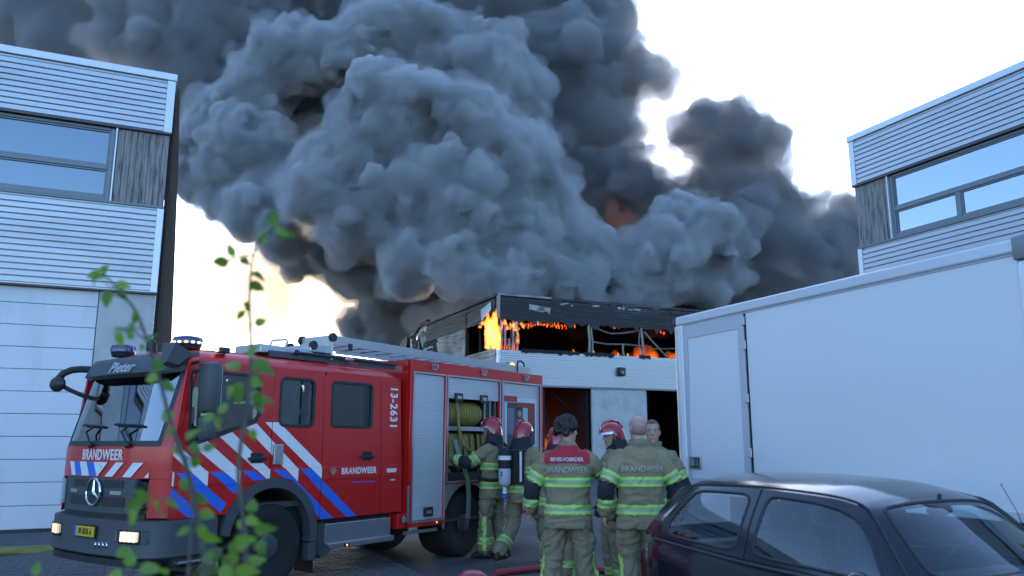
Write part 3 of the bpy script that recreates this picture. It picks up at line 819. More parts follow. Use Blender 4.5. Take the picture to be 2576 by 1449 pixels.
bx('equipment_strap', M_SEATY, eng, ID, .02, .2, .2, .24, 1.83, 1.86)
sw = MB(); sw.tube([(-.95+.1*math.sin(t)*.3, .45+.2*math.cos(t), 1.62+.2*math.sin(t)*.6) for t in [2*math.pi*k/20 for k in range(21)]], .016, 6); sw.build('steering_wheel', M_BLACK, eng, True)
# --- front: red panel, windscreen, visor
front_sheet('front_panel', M_RED, eng, 0.0, W, [1.225, 1.27, 1.30, 1.48, 1.535])
front_sheet('corner_panel', M_RED, eng, 0.0, .155, [.86, .98, 1.08, 1.10, 1.222])
front_sheet('corner_panel', M_RED, eng, W-.155, W, [.86, .98, 1.08, 1.10, 1.222])
for y0, y1 in ((0, .075), (W-.075, W)): front_sheet('windscreen_pillar', M_RED, eng, y0, y1, [1.536, 1.8, 2.1, 2.40])
front_sheet('windscreen_header', M_BLACK, eng, .076, W-.076, [2.30, 2.40])
front_sheet('windscreen_surround', M_BLACK, eng, .076, W-.076, [1.537, 1.59], off=0.004)
for y0, y1 in ((.076, .12), (W-.12, W-.076)): front_sheet('windscreen_surround', M_BLACK, eng, y0, y1, [1.5905, 1.9, 2.2995], off=0.004)
front_sheet('windscreen', M_WSGLASS, eng, .121, W-.121, [1.5905, 1.75, 2.0, 2.15, 2.2995], off=0.012, thick=0.006)
for yc, dr_ in ((.48, 1), (1.15, 1)):
    wp = thing('wiper', None, None); wp.parent = eng
    b = MB(); b.tube([(Ff(yc)-.02, yc, 1.55), (Ff(yc+.1)+.0, yc+.16, 1.68), (Ff(yc+.2)+.02, yc+.05, 1.74)], .012, 6); b.build('wiper_arm', M_BLACK, wp)
    b = MB(); b.tube([(Ff(y)+lean(z)-.012, y, z) for y, z in ((yc-.12, 1.735), (yc+.1, 1.745), (yc+.35, 1.755))], .014, 6); b.build('wiper_blade', M_BLACK, wp)
    b = MB(); b.ball((Ff(yc)-.02, yc, 1.545), .03, 10, 6); b.build('wiper_pivot', M_BLACK, wp, True)
# visor with name
b = MB(); vr = []
for y in [.05, .09, .16, .3, .5, .75, .965, 1.2, 1.45, 1.65, 1.77, 1.84, 1.88]:
    k = 1-abs((y-.965)/.915)**5
    s0 = Ff(y)+lean(2.3)
    vr.append([(s0+.02, y, 2.33), (s0-.10*k-.02, y, 2.235+.05*(1-k)), (s0-.16*k-.02, y, 2.27+.04*(1-k)), (s0-.11*k, y, 2.40), (s0-.0, y, 2.47), (s0+.10, y, 2.49), (s0+.12, y, 2.42)])
b.loft(vr); vis = b.build('sun_visor', M_GREY_PL, eng, True, 60)
def visor_pt(u, v, d):
    y = .80-u; k = 1-abs((y-.965)/.915)**5; s0 = Ff(y)+lean(2.3)
    t = (v+.065)/.13
    return Vector((s0-.16*k-.025+(.05*k)*t-.012, y, 2.27+.13*t))
lettering('Pieter', lambda x, y, d: visor_pt(x, y*.9, d), .17, M_WHITE_DEC, vis, shear=0.25, bold=0.025)
front_let = lambda yc, zc, off: (lambda x, y, d: Vector((Ff(yc-x)+off-d, yc-x, zc+y)))
lettering('BRANDWEER', front_let(.955, 1.446, -.005), .148, M_WHITE_DEC, eng, bold=0.022, sx=0.80, space=1.12)
# striping of the front: blue half and red half meeting under the lettering
zt_, zb_ = 1.378, 1.238
for p in ([(1.60, zt_), (1.50, zt_), (1.44, zb_), (1.53, zb_)], [(1.37, zt_), (1.22, zt_), (1.13, zb_), (1.30, zb_)], [(1.06, zt_), (.80, zt_), (.95, zb_), (.965, zb_)],
          [(.66, zt_), (.53, zt_), (.70, zb_), (.83, zb_)], [(.38, zt_), (.235, zt_), (.395, zb_), (.535, zb_)], [(.155, 1.29), (.155, zb_), (.215, zb_)]):
    front_decal('stripe', p, M_WHITE_DEC, eng, -.011)
for p in ([(1.50, zt_), (1.37, zt_), (1.30, zb_), (1.44, zb_)], [(1.22, zt_), (1.06, zt_), (.965, zb_), (1.13, zb_)]): front_decal('stripe', p, M_BLUE_DEC, eng, -.009)
b = MB(); b.tube([(Ff(.93)-.008, .93+.028*math.cos(t), 1.325+.028*math.sin(t)) for t in [2*math.pi*k/16 for k in range(17)]], .003, 4); b.build('badge', M_GREY_PL, eng)
# grille
front_sheet('grille', M_GREY_PL, eng, .30, W-.30, [.885, .93, 1.06, 1.222], off=-.012, thick=.05)
for yc0, yc1, z0, z1 in ((.50, .82, 1.13, 1.205), (1.11, 1.43, 1.13, 1.205), (.46, .83, .95, 1.045), (1.10, 1.47, .95, 1.045)):
    front_sheet('grille_opening', M_BLACK, eng, yc0, yc1, [z0, z1], off=-.019, thick=.02)
for yc0, yc1 in ((.52, .70), (1.36, 1.5)): front_sheet('marker_lamp', M_SILVER, eng, yc0, yc1, [1.065, 1.10], off=-.02, thick=.02)
em = thing('emblem', None, None); em.parent = eng
ec = (Ff(.965)-.03, .965, 1.085)
b = MB(); b.tube([(ec[0], ec[1]+.13*math.cos(t), ec[2]+.13*math.sin(t)) for t in [2*math.pi*k/32 for k in range(33)]], .012, 8); b.build('emblem_ring', M_CHROME, em, True)
b = MB()
for k in range(3):
    a = R(90+120*k); dy, dz = math.cos(a), math.sin(a)
    b.loft([[(ec[0]-.012, ec[1], ec[2]), (ec[0], ec[1]-dz*.024, ec[2]+dy*.024), (ec[0]+.01, ec[1], ec[2]), (ec[0], ec[1]+dz*.024, ec[2]-dy*.024)],
            [(ec[0]-.003, ec[1]+dy*.125, ec[2]+dz*.125), (ec[0], ec[1]+dy*.125-dz*.003, ec[2]+dz*.125+dy*.003), (ec[0]+.003, ec[1]+dy*.125, ec[2]+dz*.125), (ec[0], ec[1]+dy*.125+dz*.003, ec[2]+dz*.125-dy*.003)]])
b.build('emblem_star', M_CHROME, em)
b = MB(); b.lathe([(-.0, .115), (.012, .115)], (ec[0]+.005, ec[1], ec[2]), 'a', 28); b.build('emblem_disc', M_BLACK, em)
for sgn_ in (0, 1):
    y0, y1 = (.155, .31) if not sgn_ else (W-.31, W-.155)
    hl = thing('headlamp', None, None); hl.parent = eng
    front_sheet('reflector', M_POSTW, hl, y0, y1, [.955, 1.07, 1.18], off=.02, thick=.02)
    front_sheet('lens', M_LENS, hl, y0-.005, y1+.005, [.945, 1.07, 1.2], off=-.02, thick=.008)
    for q in range(3): front_sheet('lens_rib', M_CHROME, hl, y0+.03+.045*q, y0+.037+.045*q, [.96, 1.18], off=-.006, thick=.012)
# lower grille gap and bumper
front_sheet('lower_grille', M_BLACK, eng, .2, W-.2, [.80, .884], off=.02, thick=.05)
b = MB(); rg = []
def bump_s(y): return Ff(y)-.055
pth = [(-.74, -.02), (-1.0, -.025), (-1.2, -.02)]+[(bump_s(y), y) for y in [0.0, .05, .13, .33, .6, .965, 1.33, 1.6, 1.8, 1.88, 1.93]]+[(-1.2, W+.02), (-1.0, W+.025), (-.74, W+.02)]
prof = [(0.05, .845), (0.0, .83), (-.0, .62), (-.012, .50), (.02, .475), (.12, .465), (.14, .60), (.12, .84)]
cx_, cy2 = -.6, .965
for (s_, y) in pth:
    d = Vector((cx_-s_, (cy2-y)*0.5)); d.normalize()
    rg.append([(s_+d.x*o_, y+d.y*o_, z) for o_, z in prof])
b.loft(rg); bump = b.build('bumper', M_GREY_PL, eng, True, 40)
front_sheet('bumper_lip', M_BLACK, bump, .05, W-.05, [.40, .463], off=-.03, thick=.1)
pl = thing('number_plate', None, None); pl.parent = eng
b = MB(); b.cbox(bump_s(.965)-.022, bump_s(.965)-.006, .80, 1.165, .655, .752, r=.004); b.build('plate', M_PLATE, pl)
b = MB(); b.box(bump_s(.965)-.0232, bump_s(.965)-.02, 1.128, 1.164, .658, .749); b.build('country_band', M_BLUE_DEC, pl)
b = MB(); b.box(bump_s(.965)-.012, bump_s(.965)-.002, .785, 1.18, .64, .767); b.build('plate_holder', M_BLACK, pl)
lettering('89-BDK-6', lambda x, y, d: Vector((bump_s(.965)-.0235-d, .962-x, .703+y)), .088, M_BLACK, pl, bold=0.0, sx=.60, space=1.12)
for k in range(4):
    b = MB(); yy = .615+.062*k; b.lathe([(-.012, .024), (-.004, .03), (.01, .03)], (bump_s(yy)-.006, yy, .588), 'a', 14); b.build('round_reflector', M_CHROME, bump, True)
def lamp_unit(y0, y1, lit0, lit1):
    lu = thing('bumper_lamp', None, None); lu.parent = eng
    ysn = [y0+(y1-y0)*i/8 for i in range(9)]
    def sheet(nm, m, ya, yb, z0, z1, off):
        b = MB(); yy = [ya+(yb-ya)*i/6 for i in range(7)]
        b.loft([[(bump_s(y)+off, y, z0), (bump_s(y)+off, y, z1), (bump_s(y)+off+.01, y, z1), (bump_s(y)+off+.01, y, z0)] for y in yy]); b.build(nm, m, lu)
    sheet('lamp_bowl', M_CHROME, y0, y1, .628, .742, -.008)
    for k in range(4):
        t0 = lit0+(lit1-lit0)*k/4; sheet('bulb', M_LIT, t0+.008, t0+(lit1-lit0)/4-.012, .64, .73, -.014)
    sheet('lens', M_LENS, y0, y1, .622, .748, -.022)
lamp_unit(.06, .45, .18, .41); lamp_unit(W-.42, W-.06, W-.30, W-.12)
# --- steps below the cab door
bx('step_well', M_GREY_PL, eng, ID, -1.16, -.745, .05, .3, .40, .842)
for z in (.42, .61): bx('step', M_SILVER, eng, ID, -1.15, -.75, -.02, .2, z, z+.022, r=.006)
# step box behind the front wheel
bx('step_box', M_SILVER, eng, ID, .74, 1.83, .02, .3, .42, .645, r=.01)
bx('step_sill', M_SILVER, eng, ID, .72, 1.85, -.03, .3, .36, .425, r=.008)
bx('marker_lamp', M_AMBER, eng, ID, 1.03, 1.05, -.036, -.028, .375, .395)
bx('marker_lamp_base', M_BLACK, eng, ID, .99, 1.08, -.033, -.02, .365, .405, r=.004)
b = MB(); b.lathe([(-.09, .062), (-.095, .078), (.0, .085), (.1, .085)], (.66, .03, .36), 'b', 20); b.lathe([(-.092, .05), (-.05, .05)], (.66, .03, .36), 'b', 20); b.build('suction_coupling', M_RIM, eng, True)
bx('coupling_bracket', M_GREY_PL, eng, ID, .66, .76, .06, .12, .40, .66)
bx('mud_flap', M_BLACK, eng, ID, .585, .60, .05, .35, .12, .55)
# --- wheels
def wheel(cx, yn, r, wid, parent):
    w_ = thing('wheel', None, None); w_.parent = parent
    sg = 1 if yn < 1 else -1
    Y = lambda d: yn+sg*d
    prof = [(0.0, r*.60), (-.012, r*.66), (-.018, r*.80), (-.01, r*.93), (.02, r*.985), (.05, r), (wid-.05, r), (wid-.02, r*.985), (wid, r*.9), (wid, r*.6)]
    b = MB(); b.lathe([(Y(d)-yn, q) for d, q in prof], (cx, yn, r), 'b', 40); b.build('tyre', M_TYRE, w_, True)
    tr = MB()
    for k in range(40):
        a = 2*math.pi*k/40; c_, s__ = math.cos(a), math.sin(a)
        tr.add([(cx+c_*(r+.004)-s__*dx, Y(dy), r+s__*(r+.004)+c_*dx) for dx, dy in ((-.02, .03), (.02, .03), (.02, wid*.5), (-.02, wid*.5))], [(0, 1, 2, 3)])
    tr.build('tread', M_TYRE, w_)
    prof = [(.03, r*.61), (.012, r*.60), (.02, r*.55), (.055, r*.50), (.05, r*.36), (.01, r*.32), (-.02, r*.25), (-.035, r*.12), (-.035, 0.001)]
    b = MB(); b.lathe([(Y(d)-yn, q) for d, q in prof], (cx, yn, r), 'b', 36); b.build('rim', M_RIM, w_, True, 25)
    for k in range(8):
        a = 2*math.pi*k/8; b = MB(); px_, pz_ = cx+math.cos(a)*r*.40, r+math.sin(a)*r*.40
        b.lathe([(Y(.05)-yn, .018), (Y(.012)-yn, .015), (Y(.01)-yn, .001)], (px_, yn, pz_), 'b', 8); b.build('wheel_nut', M_RIM, w_)
    return w_
wheel(-.05, .045, .465, .26, eng); wheel(-.05, W-.045, .465, .26, eng)
wheel(3.33, .03, .445, .50, eng); wheel(3.33, W-.03, .445, .50, eng)
# --- body with lockers
BY = -.06; BX0, BX1 = 2.06, 5.30; BYF = 1.99
RW = (3.33, .445); RR = .56
def arc2(a0, a1, n=16): return [(RW[0]+RR*math.cos(R(a0+(a1-a0)*i/n)), RW[1]+RR*math.sin(R(a0+(a1-a0)*i/n))) for i in range(n+1)]
lock1 = (2.13, 2.775, .565, 2.49); lock2 = (2.845, 4.08, 1.045, 2.49); lock3 = (4.165, 5.215, .565, 2.49)
outl = [(BX0, .49), (2.80, .49), (2.80, 1.005), (4.12, 1.005), (4.12, .49), (BX1, .49), (BX1, 2.67), (BX0, 2.67)]
fnb = lambda x, y, d: Vector((x, BY+.02+d, y))
bside = panel('body_side', outl, [rrect(*lock1, .01), rrect(*lock2, .01), rrect(*lock3, .01)], fnb, M_RED, eng, thick=.04, bevel=.006)
panel('body_side', outl, [], lambda x, y, d: Vector((x, BYF-.02+d, y)), M_RED, eng, thick=.04, bevel=.006)
af = arc2(172, 8)
arch_poly = [(2.805, .39), (2.805, 1.0), (4.115, 1.0), (4.115, .39), (3.33+.555, .39)] + arc2(-4, 184)[0:] + [(3.33-.555, .39)]
arch_poly = [(2.805, .40), (2.805, 1.0), (4.115, 1.0), (4.115, .40)] + arc2(0, 180)
panel('wheel_arch_panel', arch_poly, [], lambda x, y, d: Vector((x, BY+.015+d, y)), M_SILVER, eng, thick=.03, bevel=.004)
bx('body_front', M_RED, eng, ID, BX0-.02, BX0+.02, BY+.042, BYF-.042, .49, 2.668)
bx('body_rear', M_RED, eng, ID, BX1-.04, BX1, BY+.042, BYF-.042, .55, 2.668)
bx('body_roof', M_SILVER, eng, ID, BX0+.022, BX1-.042, BY+.042, BYF-.042, 2.60, 2.655)
bx('body_floor', M_INT, eng, ID, BX0+.022, BX1-.042, BY+.042, BYF-.042, .50, .54)
bx('body_spine', M_INT, eng, ID, BX0+.022, BX1-.042, .62, .68, .542, 2.598)
bx('edge_trim', M_SILVER, eng, ID, BX0-.006, BX0+.02, BY-.004, BY+.02, .56, 1.02)
for x in (2.81, 4.12): bx('locker_wall', M_INT, eng, ID, x-.012, x+.012, BY+.044, .618, 1.02, 2.598)
bx('locker_floor', M_SILVER, eng, ID, 2.823, 4.107, BY+.044, .618, 1.01, 1.04)
def trim_frame(d):
    t_ = .022; x0, x1, z0, z1 = d
    panel('locker_trim', [(x0-t_, z0-t_), (x1+t_, z0-t_), (x1+t_, z1+t_), (x0-t_, z1+t_)], [[(x0, z0), (x1, z0), (x1, z1), (x0, z1)]], lambda x, y, d: Vector((x, BY-.004+d, y)), M_SILVER, eng, thick=.012, bevel=.002)
for d in (lock1, lock2, lock3): trim_frame(d)
def shutter(x0, x1, z0, z1, name='roller_shutter'):
    b = MB(); n = int((z1-z0)/.034); pr = []
    for k in range(n):
        z = z0+(z1-z0)*k/n; dz = (z1-z0)/n
        pr += [(BY+.026, z), (BY+.021, z+dz*.10), (BY+.021, z+dz*.90)]
    pr.append((BY+.026, z1))
    b.loft([[(x0, y, z) for y, z in pr]+[(x0, BY+.04, z1), (x0, BY+.04, z0)], [(x1, y, z) for y, z in pr]+[(x1, BY+.04, z1), (x1, BY+.04, z0)]])
    return b.build(name, M_SHUT, eng)
s1 = shutter(2.135, 2.77, .57, 2.485); s3 = shutter(4.17, 5.21, .57, 2.485); s2 = shutter(2.85, 4.075, 2.19, 2.485)
for p_, x, z in ((s1, 2.38, .64), (s3, 4.42, .64), (s2, 3.0, 2.18), (s2, 3.6, 2.18)):
    lt = bx('latch', M_BLACK, p_, ID, x, x+.17, BY-.012, BY+.02, z-.03, z+.09, r=.008)
    bx('latch_plate', M_SILVER, p_, ID, x+.035, x+.135, BY-.016, BY-.011, z+.005, z+.05, r=.002)
for x in (2.53, 3.66, 4.80):
    ln = thing('side_lamp', None, None); ln.parent = eng
    b = MB(); b.prism([(x-.075, 2.635), (x+.075, 2.635), (x+.05, 2.56), (x-.05, 2.56)], BY-.02, BY+.005); b.build('lamp_housing', M_SILVER, ln)
    for q in range(3): b = MB(); b.prism([(x-.055+.037*q, 2.625), (x-.025+.037*q, 2.625), (x-.03+.034*q, 2.575), (x-.045+.03*q, 2.575)], BY-.024, BY-.0205); b.build('lamp_lens', M_LENS, ln)
bx('marker_lamp', M_AMBER, eng, ID, 2.63, 2.645, BY-.008, BY-.001, .515, .53)
b = MB(); b.lathe([(-.01, .045), (-.012, .04), (-.012, .001)], (2.0, BY+.02, .60), 'b', 18); b.build('fuel_cap', M_SILVER, eng)
bx('lower_corner', M_RED, eng, ID, 1.90, 2.055, BY+.03, .4, .49, .675, r=.01)
bx('underrun_bar', M_SILVER, eng, ID, 2.1, 2.75, .02, .06, .40, .44)
# locker 2 contents
bx('locker_shelf', M_SILVER, eng, ID, 2.823, 4.107, BY+.05, .60, 1.74, 1.80)
reel = thing('hose_reel', None, None); reel.parent = eng
for k in range(13):
    x = 2.93+.062*k; b = MB()
    b.tube([(x+.05*math.sin(t*.5), .23+.19*math.cos(t), 1.99+.16*math.sin(t)) for t in [2*math.pi*q/18 for q in range(19)]], .026, 6); b.build('hose_loop', M_HOSE, reel, True)
b = MB(); b.cyl((2.88, .23, 1.99), (3.78, .23, 1.99), .10); b.build('reel_drum', M_BLACK, reel, True)
bx('reel_bracket', M_BLACK, reel, ID, 3.82, 3.98, .0, .45, 1.81, 2.35, r=.01)
for k in range(3): bx('reel_rail', M_SILVER, reel, ID, 3.76+.13*k, 3.785+.13*k, -.01, .02, 1.81, 2.4)
hz = random.Random(4)
x = 3.02; k = 0
while x < 4.02:
    w_ = hz.uniform(.05, .085)
    b = MB(); dy = hz.uniform(0, .05); lean_ = hz.uniform(-.02, .02)
    pts = [(x, .05+dy, 1.25), (x+lean_, .03+dy, 1.5), (x+lean_, .05+dy, 1.68), (x+lean_+.01, .12+dy, 1.71), (x, .3, 1.69), (x, .4, 1.3)]
    b.loft([[(p[0]-w_*.42, p[1], p[2]), (p[0]-w_*.2, p[1]-.018, p[2]+.01), (p[0]+w_*.2, p[1]-.018, p[2]+.01), (p[0]+w_*.42, p[1], p[2]), (p[0], p[1]+.03, p[2]-.02)] for p in pts])
    b.build('folded_hose', M_HOSE, eng, True); x += w_*.92
b = MB(); b.tube([(3.08, -.02, 2.19), (3.10, -.03, 1.95), (3.12, -.04, 1.75), (3.2, -.06, 1.55), (3.38, -.08, 1.44), (3.6, -.1, 1.43), (3.78, -.12, 1.44)], .02, 8); b.build('trailing_hose', M_HOSE, eng, True)
bx('tool_tray', M_BLACK, eng, ID, 2.85, 4.0, .0, .5, 1.042, 1.16)
for k in range(26):
    x = hz.uniform(2.87, 4.0); z = hz.uniform(1.10, 1.26); b = MB(); r_ = hz.uniform(.015, .035)
    b.cyl((x, hz.uniform(-.0, .1), z), (x+hz.uniform(-.04, .04), .3, z+hz.uniform(-.02, .04)), r_, seg=10); b.build('coupling', M_SILVER if k % 3 else M_BLACK, eng, True)
b = MB()
wb = [(3.02, -.045, 1.62), (3.10, -.06, 1.42), (3.2, -.09, 1.2), (3.27, -.10, 1.04), (3.29, -.10, .8), (3.29, -.09, .52)]
b.loft([[(p[0]-.045, p[1], p[2]), (p[0]+.045, p[1], p[2]), (p[0]+.045, p[1]+.008, p[2]), (p[0]-.045, p[1]+.008, p[2])] for p in wb]); b.build('webbing_strap', M_GREENWEB, eng)
bx('tool_wedge', M_GREENWEB, eng, ID, 2.87, 2.95, .02, .3, 1.26, 1.62)
# lettering on the side
sidefn = lambda xc, zc, y=-.0135: (lambda x, yy, d: Vector((xc+x, y-d, zc+yy)))
lettering('BRANDWEER', sidefn(1.215, 1.234), .105, M_WHITE_DEC, eng, bold=.022, sx=.86, space=1.12)
lettering('13-2631', lambda x, y, d: Vector((1.80+y, -.003-d, 2.02-x)), .18, M_WHITE_DEC, eng, bold=.026, sx=.82, space=1.12)
cr = MB()
for k in range(5):
    a = R(35+27*k); cr.tube([(.79, -.0155, 1.20), (.79+.05*math.cos(a)*1.2, -.0155, 1.22+.05*math.sin(a)), (.79+.06*math.cos(a), -.0155, 1.21+.085*math.sin(a))], .005, 4)
cr.build('crest', mat('pale_gold_print', (0.35, 0.28, 0.2), 0.5), eng)
bx('side_plate', M_SILVER, eng, ID, -.095, .03, -.035, -.002, 1.335, 1.555, r=.008)
bx('warning_label', M_POSTW, eng, ID, 1.70, 1.87, -.0145, -.012, 1.20, 1.25)
bx('warning_label', M_POSTW, eng, ID, 1.78, 1.86, -.004, -.001, 1.098, 1.113)
b = MB(); b.box(1.10, 1.5, -.0035, -.001, 1.098, 1.106); b.build('web_address', M_BLUE_DEC, eng)
# poster on the rear shutter
po = thing('poster', None, None); po.parent = eng
bx('poster_sheet', M_POSTW, po, ID, 4.24, 5.12, BY+.010, BY+.019, 1.50, 2.265)
def pb(nm, col, x0, x1, z0, z1, k): bx(nm, mat('print_'+nm, col, .5, 0, var=.3, vscale=9), po, ID, x0, x1, BY+.010-.001*k-.001, BY+.010-.001*k, z0, z1)
pb('picture', (.03, .04, .06), 4.29, 5.07, 1.54, 2.19, 1)
pb('red_banner', (.35, .02, .03), 4.22, 4.56, 2.20, 2.29, 3); pb('red_band', (.3, .02, .03), 4.56, 5.07, 2.13, 2.20, 2)
pb('pale_panel', (.35, .45, .5), 4.72, 4.86, 1.85, 2.12, 2); pb('red_panel', (.25, .02, .03), 4.88, 5.05, 1.75, 2.13, 2); pb('grey_panel', (.14, .16, .2), 4.3, 4.48, 1.70, 2.1, 2)
b = MB(); b.lathe([(-.0035, .001), (-.0035, .055), (-.001, .055)], (4.63, BY+.010, 2.02), 'b', 20); fo = b.build('portrait_face', mat('print_face', (.35, .22, .17), .6), po); 
b = MB(); b.lathe([(-.0030, .001), (-.0030, .075), (-.001, .075)], (4.63, BY+.010, 2.05), 'b', 20); b.build('portrait_hair', mat('print_hair', (.02, .02, .02), .6), po)
pb('jacket_print', (.05, .07, .1), 4.5, 4.75, 1.62, 1.95, 3)
# --- roof equipment
b = MB(); bc = (-.97, .45, 2.60)
bcn = thing('beacon', None, None); bcn.parent = eng
def beacon(c, r, lit):
    bb = thing('beacon', None, None); bb.parent = eng
    b = MB(); b.lathe([(-.04, r*.85), (0, r*.95), (.005, r*.9)], c, 'c', 28); b.build('beacon_base', M_BLACK, bb, True)
    b = MB(); b.lathe([(.006, r), (.05, r*1.04), (.085, r*.95), (.10, r*.6), (.105, .001)], c, 'c', 28); b.build('beacon_lens', M_BLUE_LENS, bb, True)
    if lit:
        for k in range(14):
            a = 2*math.pi*k/14; q = MB(); q.ball((c[0]+math.cos(a)*r*1.0, c[1]+math.sin(a)*r*1.0, c[2]+.028), (.022, .022, .014), 8, 6); q.build('beacon_diode', M_WHITE_LIT if k % 3 else M_AMBER, bb, True)
bpy.data.objects.remove(bcn)
beacon((-.95, .42, 2.585), .15, True); beacon((-1.05, 1.5, 2.56), .13, False)
b = MB(); b.lathe([(0, .05), (.02, .055), (.10, .055), (.13, .03), (.135, .001)], (-1.05, .93, 2.55), 'c', 16); b.build('blue_lamp', M_BLACK, eng, True)
for y in (.30,):
    b = MB(); b.loft([[(-1.42, .02, 2.36), (-1.42, .10, 2.33), (-1.3, .10, 2.30), (-1.3, .0, 2.33)], [(-1.36, -.02, 2.55), (-1.36, .22, 2.56), (-1.15, .24, 2.50), (-1.15, .0, 2.46)]]); b.build('corner_deflector', M_GREY_PL, eng, True)
ml = thing('work_lamp', None, None); ml.parent = eng
bx('lamp_body', M_BLACK, ml, ID, -.82, -.70, .02, .10, 2.50, 2.56, r=.01); b = MB(); b.ball((-.84, .06, 2.53), .022, 10, 8); b.build('lamp_bulb', M_WHITE_LIT, ml, True)
# mirrors
mr = thing('side_mirror', None, None); mr.parent = eng
b = MB(); b.tube([(-1.14, .0, 2.36), (-1.15, -.12, 2.37), (-1.15, -.16, 2.30), (-1.14, -.16, 1.62), (-1.13, -.12, 1.56), (-1.12, .0, 1.56)], .018, 8); b.build('mirror_arm', M_BLACK, mr, True)
bx('mirror_head', M_GREY_PL, mr, ID, -1.16, -1.02, -.34, -.13, 1.86, 2.36, r=.045); bx('mirror_glass', M_CHROME, mr, ID, -1.019, -1.015, -.32, -.15, 1.89, 2.33)
bx('mirror_head', M_GREY_PL, mr, ID, -1.16, -1.03, -.33, -.14, 1.60, 1.83, r=.04)
mr = thing('side_mirror', None, None); mr.parent = eng
b = MB(); b.tube([(-1.15, W-.30, 2.37), (-1.33, W-.12, 2.38), (-1.40, W-.05, 2.37), (-1.46, W+.02, 2.33), (-1.49, W+.05, 2.27)], .04, 8); b.build('mirror_arm', M_BLACK, mr, True)
b = MB(); b.tube([(-1.48, W+.0, 2.20), (-1.42, W-.06, 2.15), (-1.30, W-.16, 2.08), (-1.2, W-.2, 2.06)], .024, 8); b.build('mirror_arm', M_BLACK, mr, True)
b = MB(); b.ball((-1.50, W+.04, 2.21), (.06, .14, .085), 16, 10); b.build('mirror_head', M_BLACK, mr, True)
# ladder on the roof
ld = thing('ladder', None, None); ld.parent = eng
def rail(y, x0, z0, x1, z1, h=.095, w_=.035):
    b = MB(); b.loft([[(x0, y, z0), (x0, y+w_, z0), (x0, y+w_, z0+h), (x0, y, z0+h)], [(x1, y, z1), (x1, y+w_, z1), (x1, y+w_, z1+h), (x1, y, z1+h)]]); b.build('ladder_rail', M_SILVER, ld)
for y in (.12, .62): rail(y, .78, 2.76, 5.2, 2.69, .11)
for y in (.18, .56): rail(y, .95, 2.655, 5.1, 2.64, .04)
for k in range(15):
    x = .95+.29*k; z = 2.80-.016*(x-.78)
    b = MB(); b.cyl((x, .156, z), (x, .62, z), .016, seg=8); b.build('ladder_rung', M_SILVER, ld, True)
for x, z, y in ((.55, 2.72, .16), (.55, 2.72, .58), (.80, 2.84, .10), (.80, 2.84, .66)):
    b = MB(); b.lathe([(-.02, .02), (-.02, .055), (.02, .055), (.02, .02)], (x, y, z), 'b', 18); b.build('ladder_roller', M_BLACK, ld, True)
bx('ladder_head', M_SILVER, ld, ID, .5, .8, .15, .62, 2.64, 2.73, r=.01)
bx('ladder_bracket', M_SILVER, ld, ID, .79, .82, .10, .70, 2.56, 2.87, r=.006)
bx('ladder_clamp', M_BLACK, ld, ID, 1.08, 1.13, .095, .119, 2.70, 2.79)
bx('roof_box', M_SILVER, eng, ID, -.21, .55, .16, .62, 2.57, 2.665, r=.01)
bx('roof_gantry', M_GREY_PL, eng, ID, -.1, 1.95, .13, .16, 2.53, 2.60)
b = MB(); b.tube([(.02, .3, 2.665), (.06, .3, 2.74), (.25, .3, 2.77), (.28, .3, 2.75), (.24, .3, 2.665)], .014, 6); b.build('lifting_handle', M_SILVER, eng, True)
b = MB(); b.tube([(.25, .08, 2.60), (1.0, .07, 2.595), (1.9, .07, 2.585)], .016, 8); b.build('pike_pole', M_BLACK, eng, True)
b = MB(); b.ball((.24, .08, 2.60), .035, 10, 8); b.build('pole_hook', M_BLACK, eng, True)
bx('pole_clamp', M_SILVER, eng, ID, .98, 1.12, .05, .11, 2.57, 2.62, r=.012)
bx('roof_marker', M_RED, eng, ID, 1.02, 1.16, .02, .05, 2.525, 2.548, r=.006)
# rear beacon with hoop
rbk = thing('rear_beacon', None, None); rbk.parent = eng
b = MB(); b.lathe([(0, .04), (.10, .035), (.105, .045)], (4.86, .25, 2.66), 'c', 16); b.build('beacon_stem', M_BLACK, rbk, True)
b = MB(); b.ball((4.86, .25, 2.81), (.05, .05, .06), 14, 10); b.build('beacon_globe', M_AMBER, rbk, True)
b = MB(); b.tube([(4.82, .12, 2.66), (4.82, .12, 2.82), (4.86, .14, 2.88), (4.98, .16, 2.9), (5.06, .16, 2.87), (5.08, .16, 2.80), (5.08, .16, 2.66)], .016, 8); b.build('beacon_hoop', M_BLACK, rbk, True)
# ------------------------------------------------------------------ white box truck parked along the right-hand hall
M_BOXW = mat('white_composite_panel', (0.76, 0.77, 0.78), 0.22, 0, var=0.025, vscale=0.7, coat=0.25)
M_BOXTRIM = mat('white_aluminium_trim', (0.66, 0.67, 0.70), 0.3, 0.2, var=0.03)
M_BOXGREY = mat('grey_door_frame', (0.52, 0.53, 0.57), 0.4, 0.05, var=0.04)
M_CORNER = mat('grey_corner_casting', (0.22, 0.235, 0.25), 0.6, 0, var=0.15)
M_TAPER = mat('red_marking_tape', (0.4, 0.02, 0.02), 0.4)
bt_o = Vector((2.292, 11.014, 0))
trk = thing('box_truck', 'white box truck parked beside the dark car with its side door shut', 'truck', bt_o)
FT = Fr((0, 0, 0), -Adir, -Bdir)       # u towards the camera along the side, w outwards
BLEN, BZ0, BZ1, BWID = 4.98, .92, 3.285, 2.25
bx('box_body', M_BOXW, trk, FT, 0.03, BLEN-.03, -BWID+.03, -.012, BZ0+.05, BZ1-.03)
bx('side_panel', M_BOXW, trk, FT, 1.425, BLEN-.14, -.0115, .0, BZ0+.10, BZ1-.145)
bx('roof_rail', M_BOXTRIM, trk, FT, .02, BLEN-.13, -.06, .028, BZ1-.125, BZ1, r=.02)
